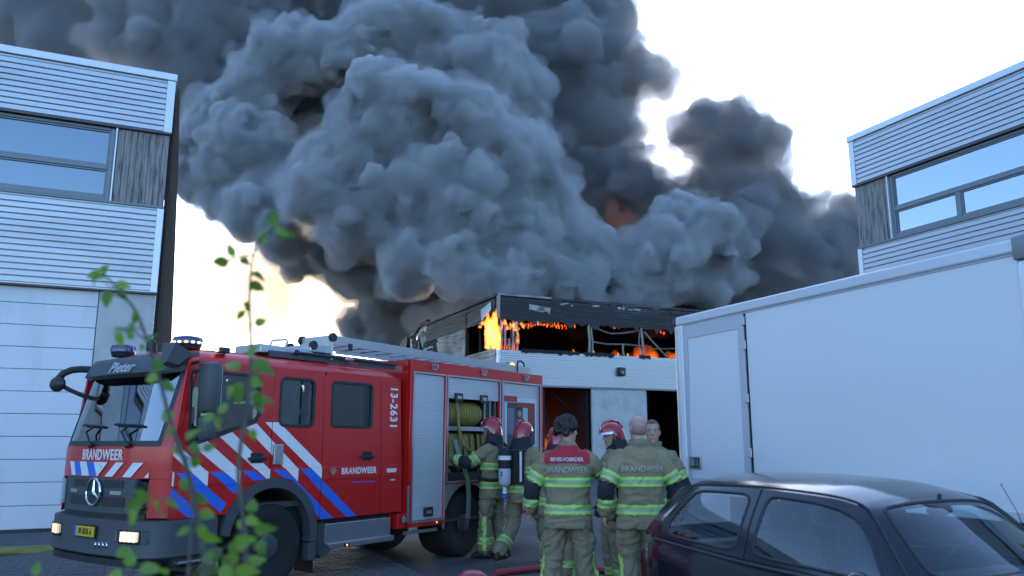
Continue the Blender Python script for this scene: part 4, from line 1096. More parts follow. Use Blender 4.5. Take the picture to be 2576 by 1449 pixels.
bx('roof_rail_lip', M_BOXGREY, trk, FT, .05, BLEN-.14, -.011, .008, BZ1-.142, BZ1-.126)
bx('floor_rail', M_BOXTRIM, trk, FT, .02, BLEN-.02, -.06, .022, BZ0, BZ0+.098, r=.012)
bx('corner_post', M_BOXTRIM, trk, FT, -.02, .07, -.10, .018, BZ0+.1, BZ1-.128, r=.012)
bx('corner_post', M_BOXW, trk, FT, .073, .155, -.03, .026, BZ0+.1, BZ1-.128, r=.01)
bx('corner_post', M_BOXTRIM, trk, FT, BLEN-.138, BLEN-.005, -.14, .024, BZ0+.1, BZ1-.20, r=.03)
bx('corner_casting', M_CORNER, trk, FT, BLEN-.165, BLEN+.02, -.20, .04, BZ1-.195, BZ1+.022, r=.035)
bx('corner_casting', M_BLACK, trk, FT, -.05, .018, -.2, .02, BZ1-.10, BZ1-.0, r=.015)
bx('front_edge', M_BOXTRIM, trk, FT, BLEN-.004, BLEN+.012, -BWID, -.15, BZ0, BZ1-.02)
bx('rear_frame', M_BOXTRIM, trk, FT, -.015, .028, -BWID, -.11, BZ0, BZ1-.02)
for k in range(20):
    bx('marking_tape', M_TAPER if k % 2 else M_POSTW, trk, FT, -.024, -.0205, -.06, -.0, BZ0+.12+.07*k, BZ0+.12+.07*k+.068)
sdoor = thing('side_door', None, None); sdoor.parent = trk
panel('door_frame', [(.158, BZ0+.1), (1.385, BZ0+.1), (1.385, BZ1-.146), (.158, BZ1-.146)], [[(.255, BZ0+.2), (1.275, BZ0+.2), (1.275, BZ1-.32), (.255, BZ1-.32)]], lambda x, y, d: FT(x, .006+d, y), M_BOXGREY, sdoor, thick=.016, bevel=.003)
bx('door_leaf', M_BOXW, sdoor, FT, .25, 1.28, -.008, .004, BZ0+.19, BZ1-.31, r=.002)
bx('door_gap', M_BLACK, sdoor, FT, 1.388, 1.422, -.0113, -.004, BZ0+.1, BZ1-.146)
for z in (1.45, 2.1, 2.75, 3.05): bx('hinge', M_BOXGREY, sdoor, FT, 1.36, 1.42, .008, .03, z-.055, z+.055, r=.012)
hb = thing('door_latch', None, None); hb.parent = trk
bx('latch_plate', M_SILVER, hb, FT, .20, .44, .014, .028, 1.235, 1.395, r=.006)
bx('latch_recess', M_BLACK, hb, FT, .225, .415, .0285, .031, 1.255, 1.375)
bx('latch_paddle', M_SILVER, hb, FT, .235, .31, .031, .045, 1.265, 1.365, r=.006)
for k in range(3): bx('latch_bar', M_SILVER, hb, FT, .335+.027*k, .347+.027*k, .031, .04, 1.27, 1.36)
bx('side_marker', M_BLACK, trk, FT, 1.52, 1.60, .001, .012, 1.19, 1.205)
bx('chassis', M_BLACK, trk, FT, .1, 6.6, -1.6, -.7, .5, .9)
bx('side_guard', M_SILVER, trk, FT, 1.6, 3.6, -.1, -.05, .45, .62)
def simple_wheel(parent, fr, u, w, r, wid):
    w_ = thing('wheel', None, None); w_.parent = parent
    b = MB(fr); b.lathe([(0, r*.6), (.0, r*.8), (-.03, r*.97), (-.05, r), (-wid+.04, r), (-wid, r*.9), (-wid, r*.6)], (u, w, r), 'b', 30); b.build('tyre', M_TYRE, w_, True)
    b = MB(fr); b.lathe([(-.03, r*.61), (-.06, r*.5), (-.05, r*.3), (-.0, r*.2), (.01, .001)], (u, w, r), 'b', 24); b.build('rim', M_RIM, w_, True)
for u in (1.1, 5.55):
    simple_wheel(trk, FT, u, -.12, .40, .26); simple_wheel(trk, FT, u, -BWID+.36, .40, .26)
# its cab, beyond the picture's edge
cb = MB(FT)
cabp = [(5.05, .55), (6.75, .55), (6.85, .8), (6.85, 1.35), (6.55, 2.15), (6.35, 2.32), (5.2, 2.36), (5.05, 2.3)]
cb.prism(cabp, -2.05, -.12); cab_o = cb.build('cab', M_BOXW, trk)
g_ = MB(FT); g_.prism([(5.55, 1.35), (6.5, 1.35), (6.35, 2.1), (5.55, 2.15)], -.118, -.105); g_.build('cab_window', M_WGLASS, cab_o)
g_ = MB(FT); g_.add([FT(6.86, -.25, 1.40), FT(6.86, -1.92, 1.40), FT(6.575, -1.92, 2.14), FT(6.575, -.25, 2.14), FT(6.85, -.25, 1.40), FT(6.85, -1.92, 1.40), FT(6.565, -1.92, 2.14), FT(6.565, -.25, 2.14)], [(0, 1, 2, 3), (7, 6, 5, 4), (0, 4, 5, 1), (1, 5, 6, 2), (2, 6, 7, 3), (3, 7, 4, 0)]); g_.build('windscreen', M_WGLASS, cab_o)
bx('bumper', M_GREY_PL, trk, FT, 6.75, 6.95, -2.05, -.12, .4, .75, r=.04)

# ------------------------------------------------------------------ dark hatchback in the foreground (local: x forwards from the rear bumper, y to its left)
M_CARP = mat('dark_plum_metallic', (0.009, 0.0085, 0.011), 0.16, 0.0, var=0.1, vscale=2, coat=0.35, spec=0.5)
M_CGLASS = glass_mat('car_glass', (0.82, 0.92, 0.92), 0.08)
M_CSEAT = mat('grey_seat_fabric', (0.055, 0.06, 0.075), 0.9, 0, var=0.2, vscale=20)
M_CTRIM = mat('dark_car_trim', (0.02, 0.02, 0.024), 0.6)
KS = .963
car = thing('hatchback', 'dark plum three door hatchback parked in the foreground in front of the white truck', 'car', (1.522, 6.492, 0), R(28.16)-math.pi/2)
car.scale = (KS, KS, KS)
ip = lambda x, X, Yv: float(np.interp(x, X, Yv))
def smooth_ip(X, Yv):
    # Catmull-Rom through the points
    def f(x):
        if x <= X[0]: return Yv[0]
        if x >= X[-1]: return Yv[-1]
        i = max(j for j in range(len(X)) if X[j] <= x)
        i = min(i, len(X)-2)
        h = X[i+1]-X[i]; t = (x-X[i])/h
        m0 = (Yv[i+1]-Yv[i-1])/(X[i+1]-X[i-1])*h if i > 0 else (Yv[1]-Yv[0])
        m1 = (Yv[i+2]-Yv[i])/(X[i+2]-X[i])*h if i+2 < len(X) else (Yv[-1]-Yv[-2])
        return (2*t**3-3*t*t+1)*Yv[i]+(t**3-2*t*t+t)*m0+(-2*t**3+3*t*t)*Yv[i+1]+(t**3-t*t)*m1
    return f
XB = [.10, .35, 1.22, 1.8, 2.1, 2.38]
belt_z = smooth_ip(XB, [.965, .955, .910, .890, .882, .880]); belt_y = smooth_ip(XB, [.69, .755, .80, .80, .79, .775])
XRr = [.10, .40, .80, 1.24, 1.70, 1.90, 2.03, 2.18, 2.38]
rail_z = smooth_ip(XRr, [1.265, 1.312, 1.330, 1.332, 1.312, 1.287, 1.243, 1.095, .885])
rail_y = smooth_ip(XRr, [.53, .565, .59, .600, .588, .578, .590, .655, .745])
def rail_x(x): return x + .20*max(0.0, 1-(x-.1)/1.1)**2
def side_pt(x, v, sg, out=0.0):
    bz, by, rz_, ry = belt_z(x), belt_y(x), rail_z(x), rail_y(x)
    bow = .022*math.sin(math.pi*v)
    return Vector((x+(rail_x(x)-x)*v, sg*(by+(ry-by)*v+bow+out), bz+(rz_-bz)*v))
qwin = [(.50, .07), (1.16, .075), (1.175, .91), (.62, .915), (.52, .86), (.42, .55), (.39, .30), (.42, .12)]
fwin = [(1.30, .075), (2.05, .07), (2.22, .085), (2.225, .40), (2.14, .70), (2.03, .80), (1.88, .87), (1.7, .905), (1.315, .915)]
def dens(poly, k=8):
    out = []
    for i in range(len(poly)):
        p, q = poly[i], poly[(i+1) % len(poly)]
        for j in range(k): out.append((p[0]+(q[0]-p[0])*j/k, p[1]+(q[1]-p[1])*j/k))
    for _ in range(2):
        out = [((out[i-1][0]+2*out[i][0]+out[(i+1) % len(out)][0])/4, (out[i-1][1]+2*out[i][1]+out[(i+1) % len(out)][1])/4) for i in range(len(out))]
    return out
def inside(p, poly):
    x, y = p; c = False; j = len(poly)-1
    for i in range(len(poly)):
        if (poly[i][1] > y) != (poly[j][1] > y) and x < (poly[j][0]-poly[i][0])*(y-poly[i][1])/(poly[j][1]-poly[i][1])+poly[i][0]: c = not c
        j = i
    return c
def patch(name, m, fn, nu, nv, u0, u1, v0, v1, holes=(), parent=car, flip=False):
    vs = {}; b = MB()
    def vid(i, j):
        if (i, j) not in vs:
            vs[(i, j)] = len(b.v); b.v.append(fn(u0+(u1-u0)*i/nu, v0+(v1-v0)*j/nv))
        return vs[(i, j)]
    for i in range(nu):
        for j in range(nv):
            c = (u0+(u1-u0)*(i+.5)/nu, v0+(v1-v0)*(j+.5)/nv)
            if any(inside(c, h) for h in holes): continue
            f = [vid(i, j), vid(i+1, j), vid(i+1, j+1), vid(i, j+1)]
            b.f.append(f[::-1] if flip else f)
    me = bpy.data.meshes.new(name); me.from_pydata([v[:] for v in b.v], [], b.f)
    for p in me.polygons: p.use_smooth = True
    return link(name, me, m, parent)
def glazing(poly, fn, parent, nu=24, nv=14, name='pane', seal=.012):
    d = dens(poly); xs = [p[0] for p in d]; zs = [p[1] for p in d]
    o = patch(name, M_CGLASS, fn, 60, 30, min(xs), max(xs), min(zs), max(zs), (), parent)
    # keep only faces within the outline
    bm = bmesh.new(); bm.from_mesh(o.data); bm.faces.ensure_lookup_table()
    kill = []
    for k, f in enumerate(bm.faces):
        i, j = divmod(k, 30)
        c = (min(xs)+(max(xs)-min(xs))*(i+.5)/60, min(zs)+(max(zs)-min(zs))*(j+.5)/30)
        if not inside(c, d): kill.append(f)
    bmesh.ops.delete(bm, geom=kill, context='FACES'); bm.to_mesh(o.data); bm.free()
    t = MB(); pts = [fn(*p) for p in d]; t.tube(pts+[pts[0], pts[1]], seal, 6, raw=True); t.build('window_seal', M_CTRIM, parent, True)
    return o
for sg in (-1, 1):
    f0 = lambda x, v, s=sg: side_pt(x, v, s)
    fgl = lambda x, v, s=sg: side_pt(x, v, s, -.004)
    sf = patch('side_frame', M_CARP, f0, 270, 44, .10, 2.38, 0, 1, (dens(qwin), dens(fwin)), flip=sg > 0)
    glazing(qwin, fgl, sf); glazing(fwin, fgl, sf)
    # door shut line and B pillar trim
    t = MB(); t.tube([side_pt(1.238, v/10, sg, .001) for v in range(0, 11)], .006, 4, raw=True); t.build('shut_line', M_BLACK, sf)
# roof
def roof_pt(x, p):
    ry, rz_ = rail_y(x), rail_z(x); X = rail_x(x)
    crown = .085 if x > .3 else .085*(.6+.4*(x-.1)/.2)
    q = 1-abs(p)**2.6
    return Vector((X + (.05*q*max(0, (x-1.6)/.4) if x > 1.6 else (-.07*q*max(0, (.5-x)/.4))), p*ry, rz_+crown*q*(1 if x < 1.7 else max(.35, 1-(x-1.7)*1.6))))
roof_o = patch('roof', M_CARP, roof_pt, 60, 40, .10, 2.0, -1, 1, flip=True)
for sg in (-1, 1):
    t = MB(); t.tube([roof_pt(.12+1.8*k/30, sg*.95)+Vector((0, 0, .002)) for k in range(31)]+[Vector((x, sg*(rail_y(x)-.012), rail_z(x)+.012)) for x in (1.97, 2.03, 2.1, 2.18, 2.28, 2.36)], .007, 5, raw=True); t.build('roof_gutter', M_CTRIM, roof_o, True)
# windscreen between roof edge and cowl
def ws_pt(p, q):
    # q: 0 at the cowl, 1 at the roof
    x = 2.38-(2.38-2.0)*q
    r1 = Vector((x, p*rail_y(x), rail_z(x)))
    k = 1-abs(p)**2.4
    top = roof_pt(2.0, p)
    bow = Vector((.26*k*(1-q)+.0, 0, .035*k*(1-q)))
    d = (top-Vector((2.0, p*rail_y(2.0), rail_z(2.0))))*q
    return r1+bow+d
wsw = [(-.86, .05), (.86, .05), (.85, .93), (.5, .945), (-.5, .945), (-.85, .93)]
wf = patch('windscreen_frame', M_CARP, ws_pt, 120, 60, -1, 1, 0, 1, (dens(wsw),), flip=True)
glazing(wsw, lambda p, q: ws_pt(p, q)-Vector((0, 0, .003)), wf, name='windscreen')
t = MB(); t.loft([[ws_pt(p, .952)+Vector((0, 0, -.012)), ws_pt(p, .90)+Vector((0, 0, -.012)), ws_pt(p, .90)+Vector((0, 0, -.016)), ws_pt(p, .952)+Vector((0, 0, -.016))] for p in [-.84+1.68*k/20 for k in range(21)]], raw=True); t.build('sun_band', mat('blue_sun_band', (.02, .04, .06), .3), wf)
# tailgate
def hatch_pt(p, q):
    # q: 0 at the waist, 1 at the roof
    top = roof_pt(.10, p); k = 1-abs(p)**2.6
    bot = Vector((.10-.10*k, p*belt_y(.10), belt_z(.10)-.02))
    return bot+(top-bot)*q + Vector((-.03*math.sin(math.pi*q)*k, 0, 0))
hw = [(-.82, .10), (.82, .10), (.78, .86), (-.78, .86)]
hf = patch('tailgate', M_CARP, hatch_pt, 80, 40, -1, 1, 0, 1, (dens(hw),))
glazing(hw, hatch_pt, hf, name='rear_window')
sp = MB(); sp.loft([[roof_pt(.115, p)+Vector((.03, 0, .004)), roof_pt(.10, p)+Vector((-.13*(1-abs(p)**4), 0, -.012)), roof_pt(.10, p)+Vector((-.14*(1-abs(p)**4), 0, -.035)), roof_pt(.10, p)+Vector((-.0, 0, -.045))] for p in [-.96+1.92*k/24 for k in range(25)]], raw=True); sp.build('rear_spoiler', M_CARP, hf, True, 60)
# lower body as stacked plan outlines
half = [(3.72, 0), (3.71, .25), (3.64, .48), (3.48, .66), (3.2, .755), (2.80, .785), (2.4, .80), (2.0, .812), (1.6, .815), (1.22, .812), (.8, .80), (.4, .772), (.16, .715), (.02, .60), (-.05, .40), (-.075, .2), (-.08, 0)]
def plan(dz, top):
    loop = []
    full = [(x, y) for x, y in half] + [(x, -y) for x, y in half[-2:0:-1]]
    for x, y in full:
        zt = belt_z(x) if x < 2.38 else ip(x, [2.38, 2.8, 3.2, 3.5, 3.72], [.88, .87, .82, .74, .60])
        loop.append((x, y, zt))
    return loop
levels = [(0.0, -.035), (.12, .0), (.35, .018), (.6, .022), (.8, .01), (1.0, -.03)]
ring = plan(0, 0); lb = MB(); rings = []
for t_, o_ in levels:
    r_ = []
    for x, y, zt in ring:
        nx, ny = (x-1.8)/2.2, y/.8
        L_ = math.hypot(nx, ny) or 1
        z = zt+(0.24-zt)*t_
        r_.append((x+nx/L_*o_, y+ny/L_*o_, z))
    rings.append(r_)
lb.loft(rings, True, False); low = lb.build('body_shell', M_CARP, car, True, 70)
# bonnet
def bon(x, p):
    hw_ = ip(x, [2.38, 2.8, 3.2, 3.48, 3.64, 3.71], [.765, .755, .72, .63, .45, .25]); ze = ip(x, [2.38, 2.8, 3.2, 3.5, 3.72], [.88, .87, .82, .74, .60])
    return Vector((x+(.26*(1-abs(p)**2.4) if x < 2.40 else .0), p*hw_, ze+.05*(1-abs(p)**2.6)*(1 if x < 3.5 else .4)))
patch('bonnet', M_CARP, bon, 40, 24, 2.38, 3.70, -1, 1, flip=True)
for sg in (-1, 1):
    t = MB(); t.tube([(x, sg*(belt_y(x)+.012), belt_z(x)-.02) for x in [.3+2.1*k/20 for k in range(21)]], .012, 6); t.build('waist_moulding', M_CTRIM, low, True)
    t = MB(); t.tube([(x, sg*(ip(x, [.3, 1.2, 2.5], [.79, .84, .825])), .58-.0*x) for x in [.45+2.2*k/12 for k in range(13)]], .022, 6); t.build('rub_strip', M_CTRIM, low, True)
    t = MB(); t.cbox(.0, .12, *sorted((sg*.55, sg*.685)), .60, .84, r=.03); t.build('tail_lamp', mat('red_tail_lens', (.06, .006, .008), .15, coat=.5), car, True)
    fm = thing('door_mirror', None, None); fm.parent = car
    t = MB(); t.ball((2.20, sg*.93, .90), (.06, .10, .07), 14, 10); t.build('mirror_shell', M_CARP, fm, True)
    t = MB(); t.tube([(2.24, sg*.77, .88), (2.22, sg*.86, .89)], .03, 8); t.build('mirror_stalk', M_CTRIM, fm, True)
    fcar = Fr((0, 0, 0), (1, 0, 0), (0, sg, 0))
    for x in (.62, 3.02): simple_wheel(car, fcar, x, .80, .29, .19)
bx('rear_bumper', M_CTRIM, car, ID, -.13, .12, -.70, .70, .30, .55, r=.05)
# interior
bx('cabin_floor', M_CTRIM, car, ID, .25, 2.75, -.70, .70, .28, .34)
for sg in (-1, 1): bx('door_card', M_CTRIM, car, ID, .3, 2.6, *sorted((sg*.70, sg*.73)), .34, .86)
bx('dashboard', M_CTRIM, car, ID, 1.98, 2.55, -.70, .70, .62, .88, r=.05)
bx('parcel_shelf', M_CTRIM, car, ID, .12, .62, -.62, .62, .86, .885)
for sg in (-1, 1):
    s_ = thing('front_seat', None, None); s_.parent = car
    bx('cushion', M_CSEAT, s_, ID, 1.35, 1.88, *sorted((sg*.12, sg*.60)), .40, .58, r=.06)
    b = MB(); b.loft([[(1.42, sg*.14, .52), (1.42, sg*.60, .52), (1.30, sg*.60, .52), (1.30, sg*.14, .52)], [(1.33, sg*.13, .80), (1.33, sg*.60, .80), (1.20, sg*.60, .82), (1.20, sg*.13, .82)], [(1.24, sg*.18, 1.06), (1.24, sg*.55, 1.06), (1.13, sg*.55, 1.06), (1.13, sg*.18, 1.06)]]); b.build('backrest', M_CSEAT, s_, True)
    bx('headrest', M_CSEAT, s_, ID, 1.09, 1.19, *sorted((sg*.24, sg*.49)), 1.07, 1.24, r=.04)
rs_ = thing('rear_bench', None, None); rs_.parent = car
bx('cushion', M_CSEAT, rs_, ID, .62, 1.05, -.60, .60, .40, .55, r=.06); bx('backrest', M_CSEAT, rs_, ID, .50, .66, -.60, .60, .55, .92, r=.06)
b = MB(); b.ball((2.05, 0.02, 1.235), (.03, .12, .038), 16, 10); rvm = b.build('rear_view_mirror', M_CTRIM, car, True)
b = MB(); b.tube([(2.05, .02, 1.26), (2.06, .02, 1.33)], .012, 6); b.build('mirror_stem', M_CTRIM, rvm)
sw = MB(); sw.tube([(1.92+.10*math.sin(t)*.5, .37+.18*math.cos(t), .86+.18*math.sin(t)*.85) for t in [2*math.pi*k/20 for k in range(21)]], .014, 6); sw.build('steering_wheel', M_BLACK, car, True)
t = MB(); t.tube([(2.16, .66, 1.10), (2.13, .67, 1.20), (2.03, .70, 1.36)], [.004, .0025, .002], 6); t.ball((2.03, .70, 1.365), .006, 8, 6); t.build('aerial', M_BLACK, car, True)
for p0_, p1_ in ((-.75, -.05), (.02, .72)):
    t = MB(); t.tube([ws_pt(p0_+(p1_-p0_)*k/8, .06+.02*k/8)+Vector((.006, 0, .014)) for k in range(9)], .009, 5, raw=True); t.build('wiper', M_BLACK, car, True)
# ------------------------------------------------------------------ people (local: x to their right, y the way they face, z up)
M_SKIN = mat('skin', (0.42, 0.24, 0.18), 0.55, 0, var=0.12, vscale=14, bump=0.05, bscale=60)
M_SKINP = mat('pink_skin', (0.46, 0.25, 0.21), 0.5, 0, var=0.12, vscale=10)
M_COAT = mat('khaki_turnout_coat', (0.235, 0.190, 0.110), 0.85, 0, var=0.16, vscale=7, bump=0.25, bscale=22, stain=(0.17, 0.145, 0.095), sscale=3, samt=0.4)
M_PANTS = mat('khaki_turnout_trousers', (0.22, 0.185, 0.118), 0.88, 0, var=0.2, vscale=6, bump=0.3, bscale=20, stain=(0.13, 0.11, 0.075), sscale=2.5, samt=0.4)
M_NAVY = mat('navy_reinforcement', (0.014, 0.016, 0.026), 0.85, 0, var=0.25, vscale=9)
M_BANDY = mat('fluorescent_yellow_tape', (0.40, 0.62, 0.13), 0.6, 0, var=0.06)
M_BANDS = mat('grey_green_reflective_tape', (0.25, 0.38, 0.20), 0.45, 0, var=0.1)
M_HELM = mat('red_helmet', (0.33, 0.012, 0.02), 0.22, 0, var=0.08, coat=0.6)
M_HELMS = mat('silver_helmet_plate', (0.55, 0.56, 0.58), 0.3, 0.6)
M_BOOT = mat('black_boot', (0.012, 0.012, 0.013), 0.6, 0, var=0.3)
M_GLOVE = mat('dark_glove', (0.06, 0.045, 0.035), 0.8, 0, var=0.3, vscale=20)
M_HAIRD = mat('dark_curly_hair', (0.016, 0.012, 0.010), 0.6, 0, var=0.5, vscale=60)
M_HAIRL = mat('light_brown_hair', (0.10, 0.065, 0.04), 0.7, 0, var=0.3, vscale=60)
M_VEST = mat('red_tabard', (0.36, 0.014, 0.03), 0.75, 0, var=0.1)
M_PRINT = mat('pale_reflective_print', (0.36, 0.34, 0.29), 0.5)
M_PRINTW = mat('white_print', (0.62, 0.6, 0.6), 0.5)
M_TANK = mat('pale_blue_cylinder', (0.50, 0.53, 0.60), 0.4, 0, var=0.1, vscale=12)
M_HARN = mat('black_harness', (0.012, 0.012, 0.014), 0.7)
M_EYEW = mat('eye_white', (0.6, 0.58, 0.55), 0.3); M_EYED = mat('eye_dark', (0.02, 0.015, 0.012), 0.2)
M_LIP = mat('lips', (0.36, 0.15, 0.13), 0.5)

def catm(pts, rad, k=4):
    """refine a chain of points and radii"""
    P = [Vector(p) for p in pts]; out = []; ro = []
    for i in range(len(P)-1):
        p0 = P[max(i-1, 0)]; p1 = P[i]; p2 = P[i+1]; p3 = P[min(i+2, len(P)-1)]
        for j in range(k):
            t = j/k
            out.append(0.5*((2*p1)+(p2-p0)*t+(2*p0-5*p1+4*p2-p3)*t*t+(3*p1-p0-3*p2+p3)*t**3))
            ro.append(rad[i]+(rad[i+1]-rad[i])*t)
    out.append(P[-1]); ro.append(rad[-1])
    return out, ro
def limb(b, pts, rad, seg=12, k=4):
    p, r_ = catm(pts, rad, k); b.tube(p, r_, seg, raw=True)
    b.ball(p[0], r_[0]*.98, 10, 8); b.ball(p[-1], r_[-1]*.98, 10, 8)

def remesh(b, name, voxel, smooth_it=4, factor=0.5):
    me = b.mesh(name)
    ob = bpy.data.objects.new('tmp', me); COL.objects.link(ob)
    md = ob.modifiers.new('r', 'REMESH'); md.mode = 'VOXEL'; md.voxel_size = voxel; md.use_smooth_shade = True
    sm = ob.modifiers.new('s', 'SMOOTH'); sm.factor = factor; sm.iterations = smooth_it
    dg = bpy.context.evaluated_depsgraph_get()
    m2 = bpy.data.meshes.new_from_object(ob.evaluated_get(dg)); m2.name = name
    bpy.data.objects.remove(ob); bpy.data.meshes.remove(me)
    return m2

def wrinkle(me, amp, seed, scale=9.0, dirs=(1, 1, 1.9)):
    n = len(me.vertices); co = np.empty(n*3); me.vertices.foreach_get('co', co); co = co.reshape(-1, 3)
    nr = np.empty(n*3); me.vertices.foreach_get('normal', nr); nr = nr.reshape(-1, 3)
    h = np.zeros(n)
    for i in range(n):
        p = Vector((co[i, 0]*scale*dirs[0]+seed, co[i, 1]*scale*dirs[1], co[i, 2]*scale*dirs[2]))
        w = noise.noise(p*0.45)
        h[i] = (1-abs(noise.noise(p+Vector((w*2, w*2, w*3)))))-.75
    co += nr*(h*amp)[:, None]
    me.vertices.foreach_set('co', co.ravel()); me.update()

def split_faces(me, test, name, m, parent, push=0.004):
    """a cloth piece lying on a garment: the garment's faces that pass the test, lifted off it"""
    bm = bmesh.new(); bm.from_mesh(me)
    kill = [f for f in bm.faces if not test(f.calc_center_median())]
    bmesh.ops.delete(bm, geom=kill, context='FACES')
    if not bm.faces: bm.free(); return None
    for v in bm.verts: v.co += v.normal*push
    r_ = bpy.data.meshes.new(name); bm.to_mesh(r_); bm.free()
    for p in r_.polygons: p.use_smooth = True
    return link(name, r_, m, parent)

def along(p, a, b):
    a, b = Vector(a), Vector(b); d = b-a; t = (p-a).dot(d)/d.length_squared
    return t, (p-(a+d*t)).length

def hand(b, w, d, n, th, curl=0.5, size=1.0):
    """w wrist, d pointing direction, n palm normal, th side the thumb is on (unit vector)"""
    d, n, th = Vector(d).normalized(), Vector(n).normalized(), Vector(th).normalized()
    s = size
    pc = w+d*.055*s
    rings = []
    for t, hw_, ht in ((-.02, .027, .02), (.02, .034, .02), (.06, .042, .019), (.098, .04, .015)):
        c = w+d*t*s
        rings.append([c+th*(math.cos(q)*hw_*s)+n*(math.sin(q)*ht*s) for q in [2*math.pi*k/10 for k in range(10)]])
    b.loft(rings, raw=True)
    for k, (off, ln) in enumerate(((.030, .072), (.010, .080), (-.010, .075), (-.028, .058))):
        base = w+d*.092*s+th*off*s
        a1 = curl*0.8; a2 = curl*1.9
        d1 = d*math.cos(a1)+n*math.sin(a1); d2 = d*math.cos(a2)+n*math.sin(a2); d3 = d*math.cos(a2*1.35)+n*math.sin(a2*1.35)
        p1 = base+d1*ln*.45*s; p2 = p1+d2*ln*.32*s; p3 = p2+d3*ln*.28*s
        b.tube([base-d*.02*s, base, p1, p2, p3], [.0095*s, .0095*s, .009*s, .0083*s, .006*s], 8, raw=True)
    tb = w+d*.03*s+th*.03*s
    t1 = tb+(d*.6+th*.7+n*.25).normalized()*.04*s; t2 = t1+(d*.85+th*.25+n*.4).normalized()*.032*s
    b.tube([tb-th*.012*s, tb, t1, t2], [.013*s, .013*s, .0105*s, .008*s], 8, raw=True)

def head_mesh(b, c, yaw, pitch=0.0, s=1.0):
    """skull, jaw, nose, brow, ears, around centre c (mid head)"""
    M = Matrix.Translation(c) @ Matrix.Rotation(yaw, 4, 'Z') @ Matrix.Rotation(pitch, 4, 'X')
    rows = [(-.128, .018, .052, .0), (-.115, .040, .072, -.012), (-.09, .055, .084, -.045), (-.06, .063, .088, -.070), (-.03, .068, .088, -.082), (0, .0725, .088, -.09), (.03, .0755, .091, -.096), (.06, .0755, .090, -.097), (.085, .069, .079, -.09), (.105, .053, .058, -.072), (.118, .03, .033, -.045), (.122, .008, .008, -.015)]
    rings = []
    for z, rx, fy, by in rows:
        ring = []
        for k in range(20):
            a = 2*math.pi*k/20; sx, sy = math.cos(a), math.sin(a)
            y = sy*(fy if sy > 0 else -by)
            x = rx*(abs(sx)**0.85)*(1 if sx > 0 else -1)
            ring.append(M @ Vector((x*s, y*s, z*s)))
        rings.append(ring)
    b.loft(rings, raw=True)
    def tube(pts, rad): b.tube([M @ Vector((p[0]*s, p[1]*s, p[2]*s)) for p in pts], [q*s for q in rad], 8, raw=True)
    tube([(0, .082, .022), (0, .097, -.002), (0, .106, -.022), (0, .092, -.034)], [.009, .011, .015, .010])     # nose
    tube([(-.05, .072, .03), (0, .088, .034), (.05, .072, .03)], [.009, .011, .009])                            # brow
    tube([(-.02, .085, -.062), (0, .091, -.063), (.02, .085, -.062)], [.007, .009, .007])                       # mouth
    tube([(0, .07, -.118), (0, .082, -.1)], [.018, .014])                                                       # chin
    for sg in (-1, 1):
        for q in range(1):
            ea = [M @ Vector((sg*.074*s, -.006*s, 0))]
        b.ball(M @ Vector((sg*.078*s, -.008*s, -.004*s)), (.011*s, .018*s, .031*s), 10, 8)
    return M

def helmet(parent, M, label=None):
    hp = MB(); rings = []
    H = lambda x, y, z: M @ Vector((x, y, z))
    # shell: from brow at the front, low over the nape
    for i in range(13):
        t = i/12
        row = []
        for k in range(28):
            a = 2*math.pi*k/28; sx, sy = math.cos(a), math.sin(a)
            rim = 0.052 if sy > .35 else (0.052-.115*min(1, (.35-sy)/.8))
            ang = t*math.pi/2
            z = rim+(.158-rim)*math.sin(ang); rr = math.cos(ang)**.75 if t < 1 else 0.001
            row.append(H(sx*.124*rr, (sy*(.142 if sy > 0 else .158))*rr-.004, z))
        rings.append(row)
    hp.loft(rings, raw=True); sh = hp.build('helmet', M_HELM, parent, True, 50)
    r_ = MB(); r_.tube([H(0, .118, .108), H(0, .06, .158), H(0, -.02, .170), H(0, -.09, .15), H(0, -.15, .075)], [.012, .02, .022, .02, .012], 8, raw=True); r_.build('helmet_ridge', M_HELM, sh, True)
    fp = MB(); fp.loft([[H(.03*q, .138-.006*abs(q), .065), H(.02*q, .128, .12), H(.02*q, .118, .12), H(.03*q, .128, .065)] for q in (-1, -.3, .3, 1)], raw=True); fp.build('helmet_plate', M_HELMS, sh)
    vz = MB(); vz.loft([[H(.127*math.sin(a), .145*math.cos(a), .055), H(.132*math.sin(a), .155*math.cos(a), .03), H(.128*math.sin(a), .151*math.cos(a), .03), H(.123*math.sin(a), .141*math.cos(a), .055)] for a in [R(-80+160*k/14) for k in range(15)]], raw=True); vz.build('helmet_visor', M_HELMS, sh, True)
    nc = MB(); nc.loft([[H(.118*math.sin(a), -.02-.135*math.cos(a), -.04), H(.15*math.sin(a), -.03-.145*math.cos(a), -.13), H(.17*math.sin(a), -.03-.15*math.cos(a), -.21), H(.15*math.sin(a), -.02-.13*math.cos(a), -.21), H(.10*math.sin(a), -.01-.11*math.cos(a), -.04)] for a in [R(-110+220*k/20) for k in range(21)]], raw=True); nc.build('neck_curtain', M_NAVY, sh, True)
    for sg in (-1, 1):
        st = MB(); st.tube([H(sg*.12, .02, .0), H(sg*.085, .035, -.08), H(sg*.03, .06, -.128)], .009, 6, raw=True); st.build('chin_strap', M_HARN, sh)
    return sh

